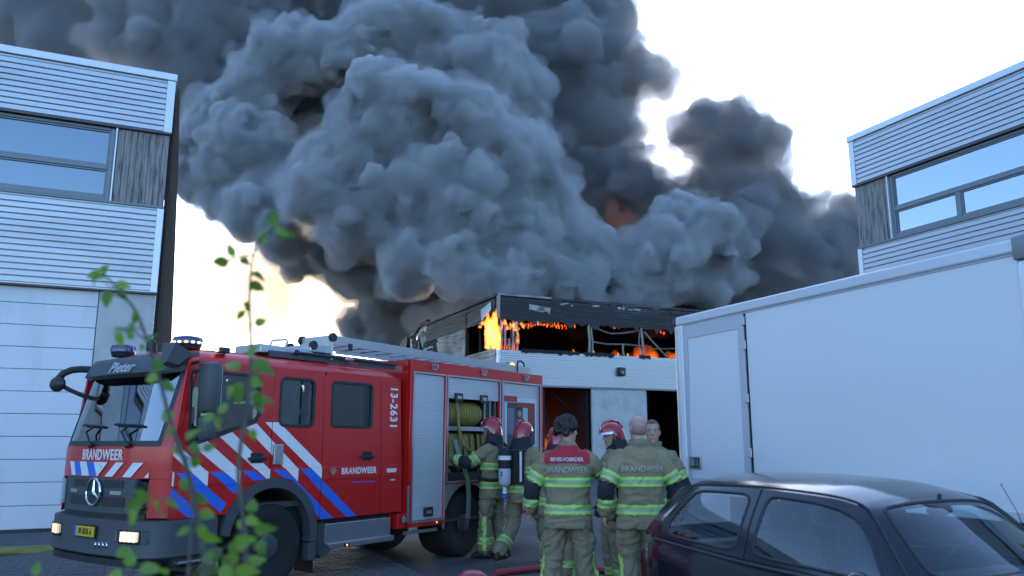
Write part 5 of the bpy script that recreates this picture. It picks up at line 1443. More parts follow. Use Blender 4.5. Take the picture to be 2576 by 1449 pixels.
def person(label, loc, face, H_=1.80, pose=None, head_yaw=0.0, head_pitch=0.0, gear='helmet', group='firefighters at the scene', skin=None, print_=None, vest=None, glove=False, seed=1, hair=None, body_twist=0.0):
    skin = skin or M_SKIN
    k = H_/1.80
    root = thing('person', label, 'person', loc, math.atan2(face[1], face[0])-math.pi/2, group)
    root.scale = (k, k, k)
    p = dict(ls=(-.175, -.01, 1.425), rs=(.175, -.01, 1.425), le=(-.295, -.03, 1.165), re=(.295, -.03, 1.165), lw=(-.30, .06, .915), rw=(.30, .06, .915),
             lh=(-.10, 0, .93), rh=(.10, 0, .93), lk=(-.115, .03, .50), rk=(.115, .03, .50), la=(-.125, -.03, .085), ra=(.125, -.03, .085), ltoe=(-.03, 1), rtoe=(.03, 1), tilt=(0, 0))
    if pose: p.update(pose)
    for q in list(p):
        if q not in ('ltoe', 'rtoe', 'tilt'): p[q] = Vector(p[q])
    tx, ty = p['tilt']
    ctr = lambda z: Vector((tx*(z-.9)/.6 if z > .9 else 0, ty*(z-.9)/.6 if z > .9 else 0, z))
    # --- body: one continuous mesh
    b = MB()
    hc = ctr(1.50)+Vector((0, .025, .185)); hc.z = 1.68
    M = head_mesh(b, hc, head_yaw, head_pitch)
    limb(b, [ctr(1.42), ctr(1.52)+Vector((0, .0, 0)), hc+Vector((0, -.02, -.06))], [.07, .058, .056])
    for z0, rx, ry in ():
        pass
    rings = []
    for z, rx, ry in ((.86, .13, .10), (.98, .15, .11), (1.12, .14, .10), (1.28, .16, .11), (1.40, .17, .10), (1.46, .12, .08)):
        c = ctr(z); rings.append([c+Vector((math.cos(a)*rx, math.sin(a)*ry, 0)) for a in [2*math.pi*q/16 for q in range(16)]])
    b.loft(rings, raw=True)
    for s in 'lr':
        limb(b, [p[s+'s'], p[s+'e'], p[s+'w']], [.05, .042, .031])
        limb(b, [p[s+'h'], p[s+'k'], p[s+'a']], [.085, .058, .042])
        sg = -1 if s == 'l' else 1
        d = (p[s+'w']-p[s+'e']).normalized()
        hd = p.get(s+'hand') or d
        if not glove: 
            nrm = Vector((-sg, 0.15, 0)); nrm = (nrm-Vector(hd)*nrm.dot(hd)).normalized()
            thd = nrm.cross(Vector(hd)); thd = thd if thd.y > 0 else -thd
            hand(b, p[s+'w'], hd, nrm, thd, .45)
    me = remesh(b, 'body', .0075, 2, .5)
    body = link('body', me, skin, root)
    # face
    fx = lambda x, y, z: M @ Vector((x, y, z))
    for sg in (-1, 1):
        e = MB(); e.ball(fx(sg*.031, .076, .008), (.012, .009, .007), 10, 8); eo = e.build('eye', M_EYEW, root, True)
        e = MB(); e.ball(fx(sg*.031, .0835, .008), (.005, .003, .005), 8, 6); e.build('iris', M_EYED, eo, True)
        e = MB(); e.tube([fx(sg*.015, .091, .027), fx(sg*.033, .088, .031), fx(sg*.05, .076, .026)], [.003, .004, .002], 6, raw=True); e.build('eyebrow', M_HAIRL if hair != 'dark' else M_HAIRD, root, True)
    e = MB(); e.tube([fx(-.022, .0905, -.062), fx(0, .0975, -.0615), fx(.022, .0905, -.062)], [.003, .0045, .003], 6, raw=True); e.build('lips', M_LIP, root, True)
    if glove:
        for s in 'lr':
            sg = -1 if s == 'l' else 1; g_ = MB(); d = (p[s+'w']-p[s+'e']).normalized(); hd = Vector(p.get(s+'hand') or d)
            nrm = Vector((-sg, 0.15, 0)); nrm = (nrm-hd*nrm.dot(hd)).normalized(); thd = nrm.cross(hd); thd = thd if thd.y > 0 else -thd
            hand(g_, p[s+'w'], hd, nrm, thd, .6, 1.12); g_.tube([p[s+'w']-d*.06, p[s+'w']+hd*.02], [.044, .036], 12, raw=True)
            link('glove', remesh(g_, 'glove', .0075, 2), M_GLOVE, root)
    # --- trousers
    b = MB(); rings = []
    for z, rx, ry in ((.80, .16, .125), (.88, .19, .14), (.96, .195, .135), (1.06, .18, .12)):
        c = Vector((0, 0, z)); rings.append([c+Vector((math.cos(a)*rx, math.sin(a)*ry, 0)) for a in [2*math.pi*q/18 for q in range(18)]])
    b.loft(rings, raw=True)
    for s in 'lr':
        an = p[s+'a']; limb(b, [p[s+'h']+Vector((0, 0, -.02)), (p[s+'h']+p[s+'k'])/2, p[s+'k'], (p[s+'k']*.45+an*.55), an+Vector((0, 0, .04))], [.118, .112, .094, .098, .090])
        # cargo pocket
        sg = -1 if s == 'l' else 1
        mid_ = p[s+'h']*.35+p[s+'k']*.65
        b.ball(mid_+Vector((sg*.085, -.01, 0)), (.045, .07, .10), 10, 8)
    tro = remesh(b, 'trousers', .013, 3); wrinkle(tro, .036, seed*3.1, 7, (1, 1, 1.5))
    trou = link('trousers', tro, M_PANTS, root)
    def shin(s, t0, t1):
        def f(c):
            t, dd = along(c, p[s+'k'], p[s+'a']); return t0 < t < t1 and dd < .17 and (c.z < .55) and ((c-p[s+'a']).length < (c-p[('r' if s == 'l' else 'l')+'a']).length)
        return f
    for s in 'lr':
        split_faces(tro, shin(s, .55, .75), 'reflective_band', M_BANDS, trou); split_faces(tro, shin(s, .55, .60), 'fluorescent_edge', M_BANDY, trou, .006); split_faces(tro, shin(s, .70, .75), 'fluorescent_edge', M_BANDY, trou, .006)
        sg = -1 if s == 'l' else 1
        side = (lambda c, s=s, sg=sg: shin(s, -.1, .95)(c) and abs((c-(p[s+'k']*(1-along(c, p[s+'k'], p[s+'a'])[0])+p[s+'a']*along(c, p[s+'k'], p[s+'a'])[0])).y+.03) < .022 and (c.x-p[s+'a'].x)*sg > -.02)
        split_faces(tro, side, 'reflective_band', M_BANDY, trou, .005)
        # boots
        bo = MB(); an = p[s+'a']; td = Vector((p[s+'toe'][0], p[s+'toe'][1], 0)).normalized(); sd = Vector((td.y, -td.x, 0))
        gz = an.z-.085
        rr = []
        for dy, hw_, h0, h1 in ((-.095, .03, .0, .08), (-.075, .046, 0, .13), (-.02, .050, 0, .19), (.04, .048, 0, .13), (.11, .052, 0, .09), (.165, .048, 0, .07), (.195, .028, .005, .05)):
            c = Vector((an.x, an.y, gz))+td*dy
            rr.append([c+sd*(hw_*math.cos(q))+Vector((0, 0, (h0+h1)/2+(h1-h0)/2*math.sin(q)*1.0)) for q in [2*math.pi*kk/14 for kk in range(14)]])
        bo.loft(rr, raw=True); bo.tube([an+Vector((0, 0, .0)), an+(p[s+'k']-an)*.42], [.062, .072], 14, raw=True)
        link('boot', remesh(bo, 'boot', .011, 2), M_BOOT, root)
    # --- coat
    b = MB(); rings = []
    for z, rx, ry in ((.775, .232, .165), (.86, .228, .165), (.97, .215, .155), (1.08, .212, .152), (1.20, .225, .155), (1.32, .235, .155), (1.40, .232, .145), (1.45, .205, .13), (1.49, .15, .11), (1.53, .09, .088)):
        c = ctr(z)+Vector((0, -.01, 0)); ring = []
        for a in [2*math.pi*q/24 for q in range(24)]:
            sx, sy = math.cos(a), math.sin(a)
            ring.append(c+Vector((rx*(abs(sx)**.8)*(1 if sx > 0 else -1), ry*sy, 0)))
        rings.append(ring)
    b.loft(rings, raw=True)
    for s in 'lr':
        limb(b, [p[s+'s']+Vector((0, 0, -.012)), (p[s+'s']+p[s+'e'])/2, p[s+'e'], (p[s+'e']+p[s+'w'])/2, p[s+'w']+(p[s+'e']-p[s+'w'])*.06], [.090, .090, .080, .073, .066])
    b.tube([ctr(1.47)+Vector((0, -.012, 0)), ctr(1.58)+Vector((0, -.012, 0))], [.10, .088], 18, raw=True)
    coat = remesh(b, 'coat', .0125, 3); wrinkle(coat, .030, seed*1.7, 6, (1, 1, 1.7))
    co = link('coat', coat, M_COAT, root)
    def tors(z0, z1):
        def f(c):
            if not z0 < c.z < z1: return False
            for s in 'lr':
                for q0, q1 in ((s+'s', s+'e'), (s+'e', s+'w')):
                    t, dd = along(c, p[q0], p[q1])
                    if -.05 < t < 1.1 and dd < .095 and abs(c.x-ctr(c.z).x) > .205: return False
            return abs(c.x-ctr(c.z).x) < .262
        return f
    def arm(s, q0, q1, t0, t1):
        def f(c):
            t, dd = along(c, p[q0], p[q1]); 
            if not (t0 < t < t1 and dd < .115): return False
            return abs(c.x-ctr(c.z).x) > .19 or q0[1] == 'e'
        return f
    for z0, z1 in ((.905, .985), (1.155, 1.235)):
        split_faces(coat, tors(z0, z1), 'reflective_band', M_BANDS, co)
        split_faces(coat, tors(z0-.004, z0+.022), 'fluorescent_edge', M_BANDY, co, .006); split_faces(coat, tors(z1-.022, z1+.004), 'fluorescent_edge', M_BANDY, co, .006)
    for s in 'lr':
        for q0, q1, t0, t1 in ((s+'s', s+'e', .60, .90), (s+'e', s+'w', .52, .80)):
            w_ = (t1-t0)*.28
            split_faces(coat, arm(s, q0, q1, t0, t1), 'reflective_band', M_BANDS, co)
            split_faces(coat, arm(s, q0, q1, t0, t0+w_), 'fluorescent_edge', M_BANDY, co, .006); split_faces(coat, arm(s, q0, q1, t1-w_, t1), 'fluorescent_edge', M_BANDY, co, .006)
        split_faces(coat, arm(s, s+'e', s+'w', -.18, .50), 'elbow_patch', M_NAVY, co, .003)
    split_faces(coat, lambda c: c.z > 1.535 and (c-ctr(c.z)).length < .13, 'collar', M_NAVY if gear == 'helmet' else M_PANTS, co, .006)
    # surface behind the back for lettering
    def back_pt(x, z, out):
        best = -.17
        return Vector((x+ctr(z).x, ctr(z).y-.01-ip(z, [.78, .97, 1.2, 1.32, 1.40, 1.46], [.165, .155, .155, .155, .145, .125])*(1-abs(x/.235)**2.2)**.5-out, z))
    if vest:
        split_faces(coat, lambda c: 1.375 < c.z < 1.54 and abs(c.x-ctr(c.z).x) < (.215 if c.z < 1.47 else .19) and c.y < ctr(c.z).y+.3, 'red_yoke', M_VEST, co, .007)
        lettering(vest, lambda x, y, d: back_pt(x, 1.412+y, .030+d), .05, M_PRINTW, co, bold=.012, sx=.9)
    if print_:
        lettering(print_, lambda x, y, d: back_pt(x, 1.315+y, .030+d), .072, M_PRINT, co, bold=.012, sx=.92)
    if gear == 'helmet': helmet(root, M)
    if hair:
        hb = MB(); hr = random.Random(seed)
        if hair == 'dark':
            for q in range(130):
                th_, ph = hr.uniform(0, 2*math.pi), math.acos(hr.uniform(-.35, 1))
                d = Vector((math.sin(ph)*math.cos(th_), math.sin(ph)*math.sin(th_), math.cos(ph)))
                if d.y > .45 and d.z < .45: continue
                if abs(d.x) > .75 and -.4 < d.z < .15 and d.y > -.2: continue
                c = M @ Vector((d.x*.095, d.y*.112-.012, d.z*.118+.022))
                hb.ball(c, hr.uniform(.014, .036), 8, 6)
            hb.ball(M @ Vector((0, -.01, .03)), (.082, .095, .10), 14, 10)
            hm = remesh(hb, 'hair', .008, 1); wrinkle(hm, .036, 5.0, 34, (1, 1, 1))
            link('hair', hm, M_HAIRD, root)
        elif hair == 'light':
            hb.ball(M @ Vector((0, -.012, .042)), (.084, .103, .098), 16, 12)
            hm = remesh(hb, 'hair', .008, 1)
            bm = bmesh.new(); bm.from_mesh(hm); Mi = M.inverted()
            kill = [v for v in bm.verts if (Mi @ v.co).y > .055 and (Mi @ v.co).z < .085 or (Mi @ v.co).z < -.03]
            bmesh.ops.delete(bm, geom=kill, context='VERTS'); bm.to_mesh(hm); bm.free(); wrinkle(hm, .006, 2.0, 70, (1, 1, 1))
            link('hair', hm, M_HAIRL, root)
        elif hair == 'shaved':
            hb.ball(M @ Vector((0, -.014, -.002)), (.0785, .095, .075), 16, 12)
            hm = remesh(hb, 'hair', .008, 1)
            bm = bmesh.new(); bm.from_mesh(hm); Mi = M.inverted()
            kill = [v for v in bm.verts if (Mi @ v.co).y > .03 or (Mi @ v.co).z > .045 or (Mi @ v.co).z < -.06]
            bmesh.ops.delete(bm, geom=kill, context='VERTS'); bm.to_mesh(hm); bm.free()
            link('hair', hm, mat('shaved_hair', (.26, .17, .14), .7), root)
    return root, M

def apparatus(label, person_root, side=-.05, number=None):
    ap = thing('breathing_apparatus', label, 'breathing set', person_root.location, person_root.rotation_euler.z, 'breathing sets on firefighters'); ap.scale = person_root.scale
    bx('backplate', M_HARN, ap, ID, -.14, .14, -.215, -.180, 1.02, 1.46, r=.01)
    b = MB(); cy_ = (side, -.295)
    b.lathe([(.985, .03), (1.0, .06), (1.03, .08), (1.22, .083)], (cy_[0], cy_[1], 0), 'c', 20); b.build('cylinder', M_TANK, ap, True)
    b = MB(); b.lathe([(1.22, .085), (1.33, .085)], (cy_[0], cy_[1], 0), 'c', 20); b.build('cylinder_band', M_HARN, ap, True)
    b = MB(); b.lathe([(1.331, .086), (1.385, .086)], (cy_[0], cy_[1], 0), 'c', 20); b.build('cylinder_cuff', M_WHITE_DEC, ap, True)
    b = MB(); b.lathe([(1.386, .085), (1.44, .083), (1.475, .065), (1.495, .03), (1.5, .002)], (cy_[0], cy_[1], 0), 'c', 20); b.build('cylinder_cap', M_HARN, ap, True)
    b = MB(); b.tube([(cy_[0], cy_[1], .985), (cy_[0], cy_[1], .93), (cy_[0], cy_[1]+.0, .90)], [.022, .026, .03], 10); b.build('valve', M_WHITE_DEC, ap, True)
    b = MB(); b.lathe([(.83, .012), (.84, .032), (.895, .034), (.9, .02)], (cy_[0], cy_[1], 0), 'c', 12); b.build('valve_knob', M_BLUE_DEC, ap, True)
    for x in (-.13, .13):
        b = MB(); b.tube([(x, -.19, 1.44), (x, -.10, 1.515), (x, .03, 1.515), (x, .14, 1.42), (x*1.2, .175, 1.25), (x*1.5, .10, 1.06)], .022, 6); b.build('shoulder_strap', M_HARN, ap, True)
    bx('reflective_strap', M_WHITE_DEC, ap, ID, .085, .115, -.222, -.216, 1.05, 1.44)
    b = MB(); b.tube([(.24*math.cos(t)*1.0, .18*math.sin(t)-.01, 1.03+.01*math.sin(3*t)) for t in [2*math.pi*q/20 for q in range(21)]], .022, 6); b.build('waist_belt', M_HARN, ap, True)
    if number: lettering(number, lambda x, y, d: Vector((cy_[0]+x, cy_[1]-.0845-d, 1.15+y)), .085, M_HARN, ap, bold=.012)
    return ap

# 1 at the open locker, reaching in
P1, _ = person('firefighter in red helmet reaching into the open hose locker of the engine', (-.28, 11.62, 0), (-.92, .38), 1.87, dict(le=(-.30, .20, 1.25), lw=(-.30, .46, 1.30), re=(.30, -.02, 1.18), rw=(.27, .16, .98), lk=(-.12, .05, .5), rk=(.13, -.02, .5), la=(-.14, .04, .085), ra=(.15, -.12, .085), lhand=(-.1, 1, .1)), head_yaw=R(12), glove=True, seed=2)
apparatus('breathing apparatus on the back of the firefighter at the locker', P1, 0.0)
# 2 walking off with a cylinder on the back
P2, _ = person('firefighter in red helmet striding away with a numbered air cylinder', (.14, 11.10, 0), (.50, .86), 1.82, dict(la=(-.14, -.36, .15), lk=(-.13, -.02, .50), ra=(.15, .42, .085), rk=(.14, .30, .52), le=(-.31, .06, 1.17), lw=(-.28, .24, .99), re=(.31, -.06, 1.17), rw=(.30, .04, .94)), head_yaw=R(-8), glove=True, seed=3)
apparatus('pale numbered air cylinder strapped on the striding firefighter', P2, -.10, '2')
# 3 curly haired commander, back to the camera
P3, _ = person('curly haired commander with red yoke on the coat seen from behind', (.54, 7.95, 0), (.10, .99), 1.80, dict(le=(-.335, -.03, 1.17), lw=(-.37, .03, .93), re=(.36, .10, 1.26), rw=(.42, .34, 1.20), lk=(-.14, .02, .5), rk=(.15, .03, .5), la=(-.21, -.03, .085), ra=(.24, .02, .085)), head_yaw=R(-58), gear=None, hair='dark', print_='BRANDWEER', vest='BEVELVOERDER', seed=4)
# 4 shaven headed firefighter, back to the camera
P4, _ = person('bald firefighter in khaki coat seen from behind beside the dark car', (1.215, 7.80, 0), (-.04, 1.0), 1.82, dict(le=(-.32, -.05, 1.17), lw=(-.34, .0, .92), re=(.325, -.02, 1.17), rw=(.34, .05, .93), lhand=(-.02, .12, -1)), head_yaw=R(14), gear=None, hair='shaved', skin=M_SKINP, print_='BRANDWEER', seed=5)
# 5 helmeted firefighter talking, seen in profile
P5, _ = person('firefighter in red helmet facing left, half hidden behind the bald one', (1.13, 9.0, 0), (-.93, -.25), 1.76, dict(), head_yaw=R(0), head_pitch=R(-8), glove=True, seed=6)
# 6 helmeted firefighter mostly hidden behind the commander
P6, _ = person('firefighter in red helmet mostly hidden behind the curly haired commander', (.53, 9.5, 0), (.3, .95), 1.73, dict(), head_yaw=R(10), vest=' ', glove=True, seed=7)
# 7 bare headed firefighter facing the camera
P7, _ = person('fair haired firefighter facing the camera beside the white truck', (1.52, 8.75, 0), (-.25, -.97), 1.80, dict(), head_yaw=R(4), gear=None, hair='light', seed=8)
# ------------------------------------------------------------------ hoses on the ground
def hose(name, label, cat, pts, r_, m, flat=0.7):
    b = MB(); p, rr = catm(pts, [r_]*len(pts), 8); b.tube(p, rr, 8, raw=True)
    o = b.build(name, m, None, True); return tag(o, label, cat)
M_HOSEY = mat('dirty_yellow_hose', (0.24, 0.22, 0.06), 0.8, 0, var=0.3, vscale=8, bump=0.3, bscale=40)
M_HOSER = mat('red_hose', (0.33, 0.035, 0.05), 0.7, 0, var=0.2, vscale=6)
hz2 = random.Random(9)
def yhose(off, seed):
    rr = random.Random(seed)
    A = Vector((-7.7, 10.9, .035)); Bp = Vector((-5.9, 12.75, .035)); out = []
    d = (Bp-A).normalized(); nrm = Vector((-d.y, d.x, 0))
    for k in range(9): out.append(A+d*((Bp-A).length*k/8)+nrm*(off*(.4+.6*math.sin(k*.9+seed))+rr.uniform(-.05, .05))+Vector((0, 0, abs(rr.uniform(0, .05)))))
    return out
hose('fire_hose', 'lower yellow hose in the tangle on the pavement by the door', 'hose', yhose(-.12, 1), .04, M_HOSEY)
hose('fire_hose', 'middle yellow hose in the tangle on the pavement by the door', 'hose', yhose(.02, 2), .038, M_HOSEY)
hose('fire_hose', 'upper looping yellow hose in the tangle on the pavement by the door', 'hose', yhose(.16, 4), .036, M_HOSEY)
hose('fire_hose', 'single straight yellow hose lying behind the tangle towards the door', 'hose', [(-8.6, 12.0, .03), (-7.4, 12.35, .03), (-6.6, 12.75, .03), (-5.9, 12.9, .03)], .03, M_HOSEY)
hose('fire_hose', 'red hose lying on the asphalt behind the commander', 'hose', [(-.2, 10.0, .04), (.3, 10.35, .04), (.75, 10.5, .04), (1.2, 10.2, .04), (1.8, 10.4, .04)], .04, M_HOSER)
hr_ = bpy.data.objects[-1] if False else None
# red rounded top of a hydrant standing at the lower edge
hy = thing('hydrant', 'red domed hydrant at the lower edge of the picture', 'hydrant', atZ(1188, 1478, 0.30)-Vector((0, 0, .30)))
b = MB(); b.lathe([(0, .19), (.03, .19), (.05, .14), (.30, .14), (.31, .17), (.34, .17), (.36, .155), (.41, .13), (.445, .07), (.455, .002)], (0, 0, 0), 'c', 32); b.build('hydrant_body', mat('red_cast_iron', (0.28, 0.02, 0.025), 0.4, 0, var=.15, coat=.3, bump=.1, bscale=30), hy, True)
for sg in (-1, 1):
    b = MB(); b.lathe([(0, .05), (.17, .05), (.175, .062), (.21, .062), (.21, .002)] if sg > 0 else [(0, .05), (-.17, .05), (-.175, .062), (-.21, .062), (-.21, .002)], (0, 0, .24), 'a', 18); b.build('hydrant_outlet', M_HELM, hy, True)

# ------------------------------------------------------------------ young tree in the foreground, out of focus
M_BARK = mat('grey_brown_bark', (0.10, 0.085, 0.07), 0.85, 0, var=0.3, vscale=30, bump=.3, bscale=80)
def leaf_mat(name, c):
    m = mat(name, c, 0.5, 0, var=0.25, vscale=20)
    b = m.node_tree.nodes['Principled BSDF']
    t = m.node_tree; tr = t.nodes.new('ShaderNodeBsdfTranslucent'); tr.inputs[0].default_value = (c[0]*1.6, c[1]*1.5, c[2]*.8, 1)
    mx = t.nodes.new('ShaderNodeMixShader'); mx.inputs[0].default_value = .38
    o = t.nodes['Material Output']
    t.links.new(b.outputs[0], mx.inputs[1]); t.links.new(tr.outputs[0], mx.inputs[2]); t.links.new(mx.outputs[0], o.inputs[0])
    return m
M_LEAF = [leaf_mat('young_leaf', (0.15, 0.28, 0.04)), leaf_mat('young_leaf_dark', (0.09, 0.19, 0.03)), leaf_mat('young_leaf_pale', (0.18, 0.30, 0.05))]
def leaf_mesh(m, fold, bend):
    n = 8; L_ = 1.0; vs = []; fs = []
    outl = []
    for i in range(n+1):
        t = i/n; w_ = .40*math.sin(math.pi*min(1, t**.8*1.02))**.75*(1-.25*t)
        if 0 < i < n: w_ *= (1.08 if i % 2 else .93)
        z = -bend*t*t
        vs += [(-w_, t, z+fold*w_), (0, t, z), (w_, t, z+fold*w_)]
    for i in range(n):
        k = 3*i; fs += [(k, k+1, k+4, k+3), (k+1, k+2, k+5, k+4)]
    me = bpy.data.meshes.new('leaf'); me.from_pydata(vs, [], fs); me.materials.append(m)
    for p in me.polygons: p.use_smooth = True
    return me
LEAVES = [leaf_mesh(M_LEAF[k % 3], .15+.12*(k % 4), .15+.17*(k % 5)) for k in range(9)]
YP = 2.15
lrnd = random.Random(77)
sap = thing('young_tree', 'leafy young tree with thin stems standing out of focus before the fire engine', 'tree', (-1.05, YP, 0))
org = Vector((-1.05, YP, 0))
STEMPTS = []
def stem(pts, r0, r1, Y=YP, name='stem'):
    r1 = max(r1*1.2, .0023); r0 = max(r0*.8, r1)
    P = [atY(x, y, Y+dy)-org for x, y, dy in pts]
    pp, rr = catm(P, [r0+(r1-r0)*i/(len(P)-1) for i in range(len(P))], 6)
    b = MB(); b.tube(pp, rr, 7, raw=True); b.build(name, M_BARK, sap, True); STEMPTS.extend(pp); return pp
def leaf(px, py, size_px, ang, Y=YP, dy=0.0, facing=None):
    c = atY(px, py, Y+dy)-org; s_ = size_px*(Y+dy)/2040
    o = bpy.data.objects.new('leaf', lrnd.choice(LEAVES)); COL.objects.link(o); o.parent = sap
    o.location = c; o.scale = (s_*lrnd.uniform(.85, 1.15), s_, s_)
    # blade points along ang (degrees, 0 = right, 90 = up in the picture), tilted towards the viewer at random
    d = Vector((math.cos(R(ang)), lrnd.uniform(-.35, .35), math.sin(R(ang)))).normalized()
    nn = Vector((lrnd.uniform(-.8, .8), -1, lrnd.uniform(-.5, 1.1))); nn = (nn-d*nn.dot(d)).normalized()
    x_ = d.cross(nn)
    Mx = Matrix((x_, d, nn)).transposed()
    o.rotation_euler = Mx.to_euler()
    q = min(STEMPTS, key=lambda v: (v-c).length_squared)
    if .004 < (q-c).length < .16:
        b = MB(); mid_ = (q+c)/2-Vector((0, 0, (q-c).length*.12)); b.tube([q, mid_, c], [.0022, .0016, .0013], 5, raw=True); b.build('petiole', M_BARK, sap, True)
# trunks rising from the ground
g0 = [(600, 2600, 0), (560, 2000, .0)]
s1 = stem([(560, 3150, .15), (548, 2300, .1), (545, 1900, .05), (540, 1600, 0), (520, 1440, 0), (497, 1300, 0), (470, 1180, 0), (430, 1060, .02), (395, 930, .0), (372, 860, .0), (340, 780, 0), (290, 720, .02), (262, 690, .02)], .012, .0022)
s2 = stem([(640, 3150, .2), (632, 2300, .12), (628, 1800, .05), (622, 1500, 0), (615, 1330, 0), (600, 1180, 0), (622, 1020, 0), (632, 900, .0), (628, 760, 0), (632, 680, .0), (650, 610, .0), (690, 572, .02)], .011, .0018)
s3 = stem([(500, 1330, 0), (480, 1200, -.03), (440, 1120, -.05)], .004, .002)
s4 = stem([(372, 860, 0), (330, 830, .02), (300, 825, .03)], .0022, .0012, name='twig')
s5 = stem([(470, 1500, -.1), (478, 1380, -.12), (482, 1240, -.15), (470, 1150, -.18)], .006, .002)
s6 = stem([(622, 1500, 0), (580, 1420, -.02), (540, 1380, -.03)], .004, .0015, name='twig')
s7 = stem([(640, 640, 0), (600, 645, .0), (575, 655, 0)], .0018, .001, name='twig')
spec = [(262, 690, 48, 190), (262, 690, 40, 95), (250, 690, 42, 215), (290, 715, 45, 350), (275, 730, 50, 265), (300, 728, 36, 300), (340, 780, 34, 290), (345, 790, 30, 250), (300, 825, 42, 200), (305, 835, 46, 255), (320, 838, 30, 330), (330, 830, 30, 100), (372, 860, 34, 60), (365, 872, 30, 200), (385, 905, 30, 330),
 (690, 572, 60, 100), (695, 580, 52, 330), (690, 585, 40, 10), (655, 612, 40, 70), (575, 655, 48, 200), (590, 645, 42, 120), (605, 650, 34, 330), (632, 690, 44, 350), (628, 710, 46, 330), (628, 760, 40, 235), (612, 780, 32, 250), (640, 815, 34, 20), (632, 900, 60, 80), (600, 930, 52, 140), (630, 925, 56, 20), (625, 950, 46, 330), (605, 960, 62, 250), (590, 975, 44, 220), (655, 930, 44, 350), (640, 985, 44, 300), (560, 1040, 36, 100), (555, 1050, 44, 240), (540, 1050, 36, 180),
 (395, 935, 46, 90), (400, 945, 40, 200), (405, 960, 40, 330), (430, 1060, 42, 120), (440, 1075, 40, 220), (470, 1105, 40, 60), (475, 1120, 40, 330), (460, 1130, 36, 190), (497, 1150, 34, 250), (510, 1130, 34, 20), (640, 1010, 40, 320), (655, 1010, 36, 10), (622, 1060, 36, 250), (630, 1080, 34, 300),
 (380, 1250, 56, 170), (360, 1265, 60, 200), (400, 1260, 50, 250), (425, 1250, 40, 300), (345, 1290, 48, 220), (470, 1235, 42, 110), (490, 1245, 42, 330), (500, 1290, 46, 350), (505, 1320, 46, 280), (480, 1330, 40, 200), (520, 1340, 46, 310), (575, 1370, 50, 340), (590, 1365, 60, 10), (560, 1380, 54, 230), (600, 1330, 44, 60), (620, 1300, 44, 330), (630, 1290, 40, 80), (640, 1330, 50, 350), (650, 1360, 40, 300), (600, 1400, 48, 200), (540, 1400, 46, 180), (520, 1395, 44, 240), (560, 1420, 60, 300), (590, 1430, 60, 340), (620, 1420, 46, 20),
 (330, 1425, 50, 100), (350, 1435, 56, 20), (310, 1445, 56, 190), (340, 1445, 50, 250), (300, 1405, 36, 80), (425, 1430, 40, 200), (90, 1448, 36, 90), (500, 1440, 46, 10)]
for (x, y, s_, a) in spec: leaf(x, y, s_*.92, a, dy=lrnd.uniform(-.08, .08))
# ------------------------------------------------------------------ smoke
def vol_material(name, col, density, aniso=0.0, absorb=None):
    m = bpy.data.materials.new(name); m.use_nodes = True
    t = m.node_tree; t.nodes.clear()
    o = t.nodes.new('ShaderNodeOutputMaterial')
    v = t.nodes.new('ShaderNodeVolumePrincipled')
    v.inputs['Color'].default_value = (*col, 1)
    v.inputs['Density'].default_value = density
    v.inputs['Anisotropy'].default_value = aniso
    if absorb: v.inputs['Absorption Color'].default_value = (*absorb, 1)
    t.links.new(v.outputs[0], o.inputs['Volume'])
    return m

def ico(sub):
    bm = bmesh.new(); bmesh.ops.create_icosphere(bm, subdivisions=sub, radius=1.0)
    v = np.array([x.co[:] for x in bm.verts]); f = [[q.index for q in p.verts] for p in bm.faces]
    bm.free(); return v, np.array(f)
ICO2 = ico(2)

def puff_tex(size, seed):
    t = bpy.data.textures.new('puff', 'VORONOI')
    t.noise_scale = size; t.noise_intensity = 1.0
    t.distance_metric = 'DISTANCE_SQUARED'
    t.weight_1 = 1.0
    return t

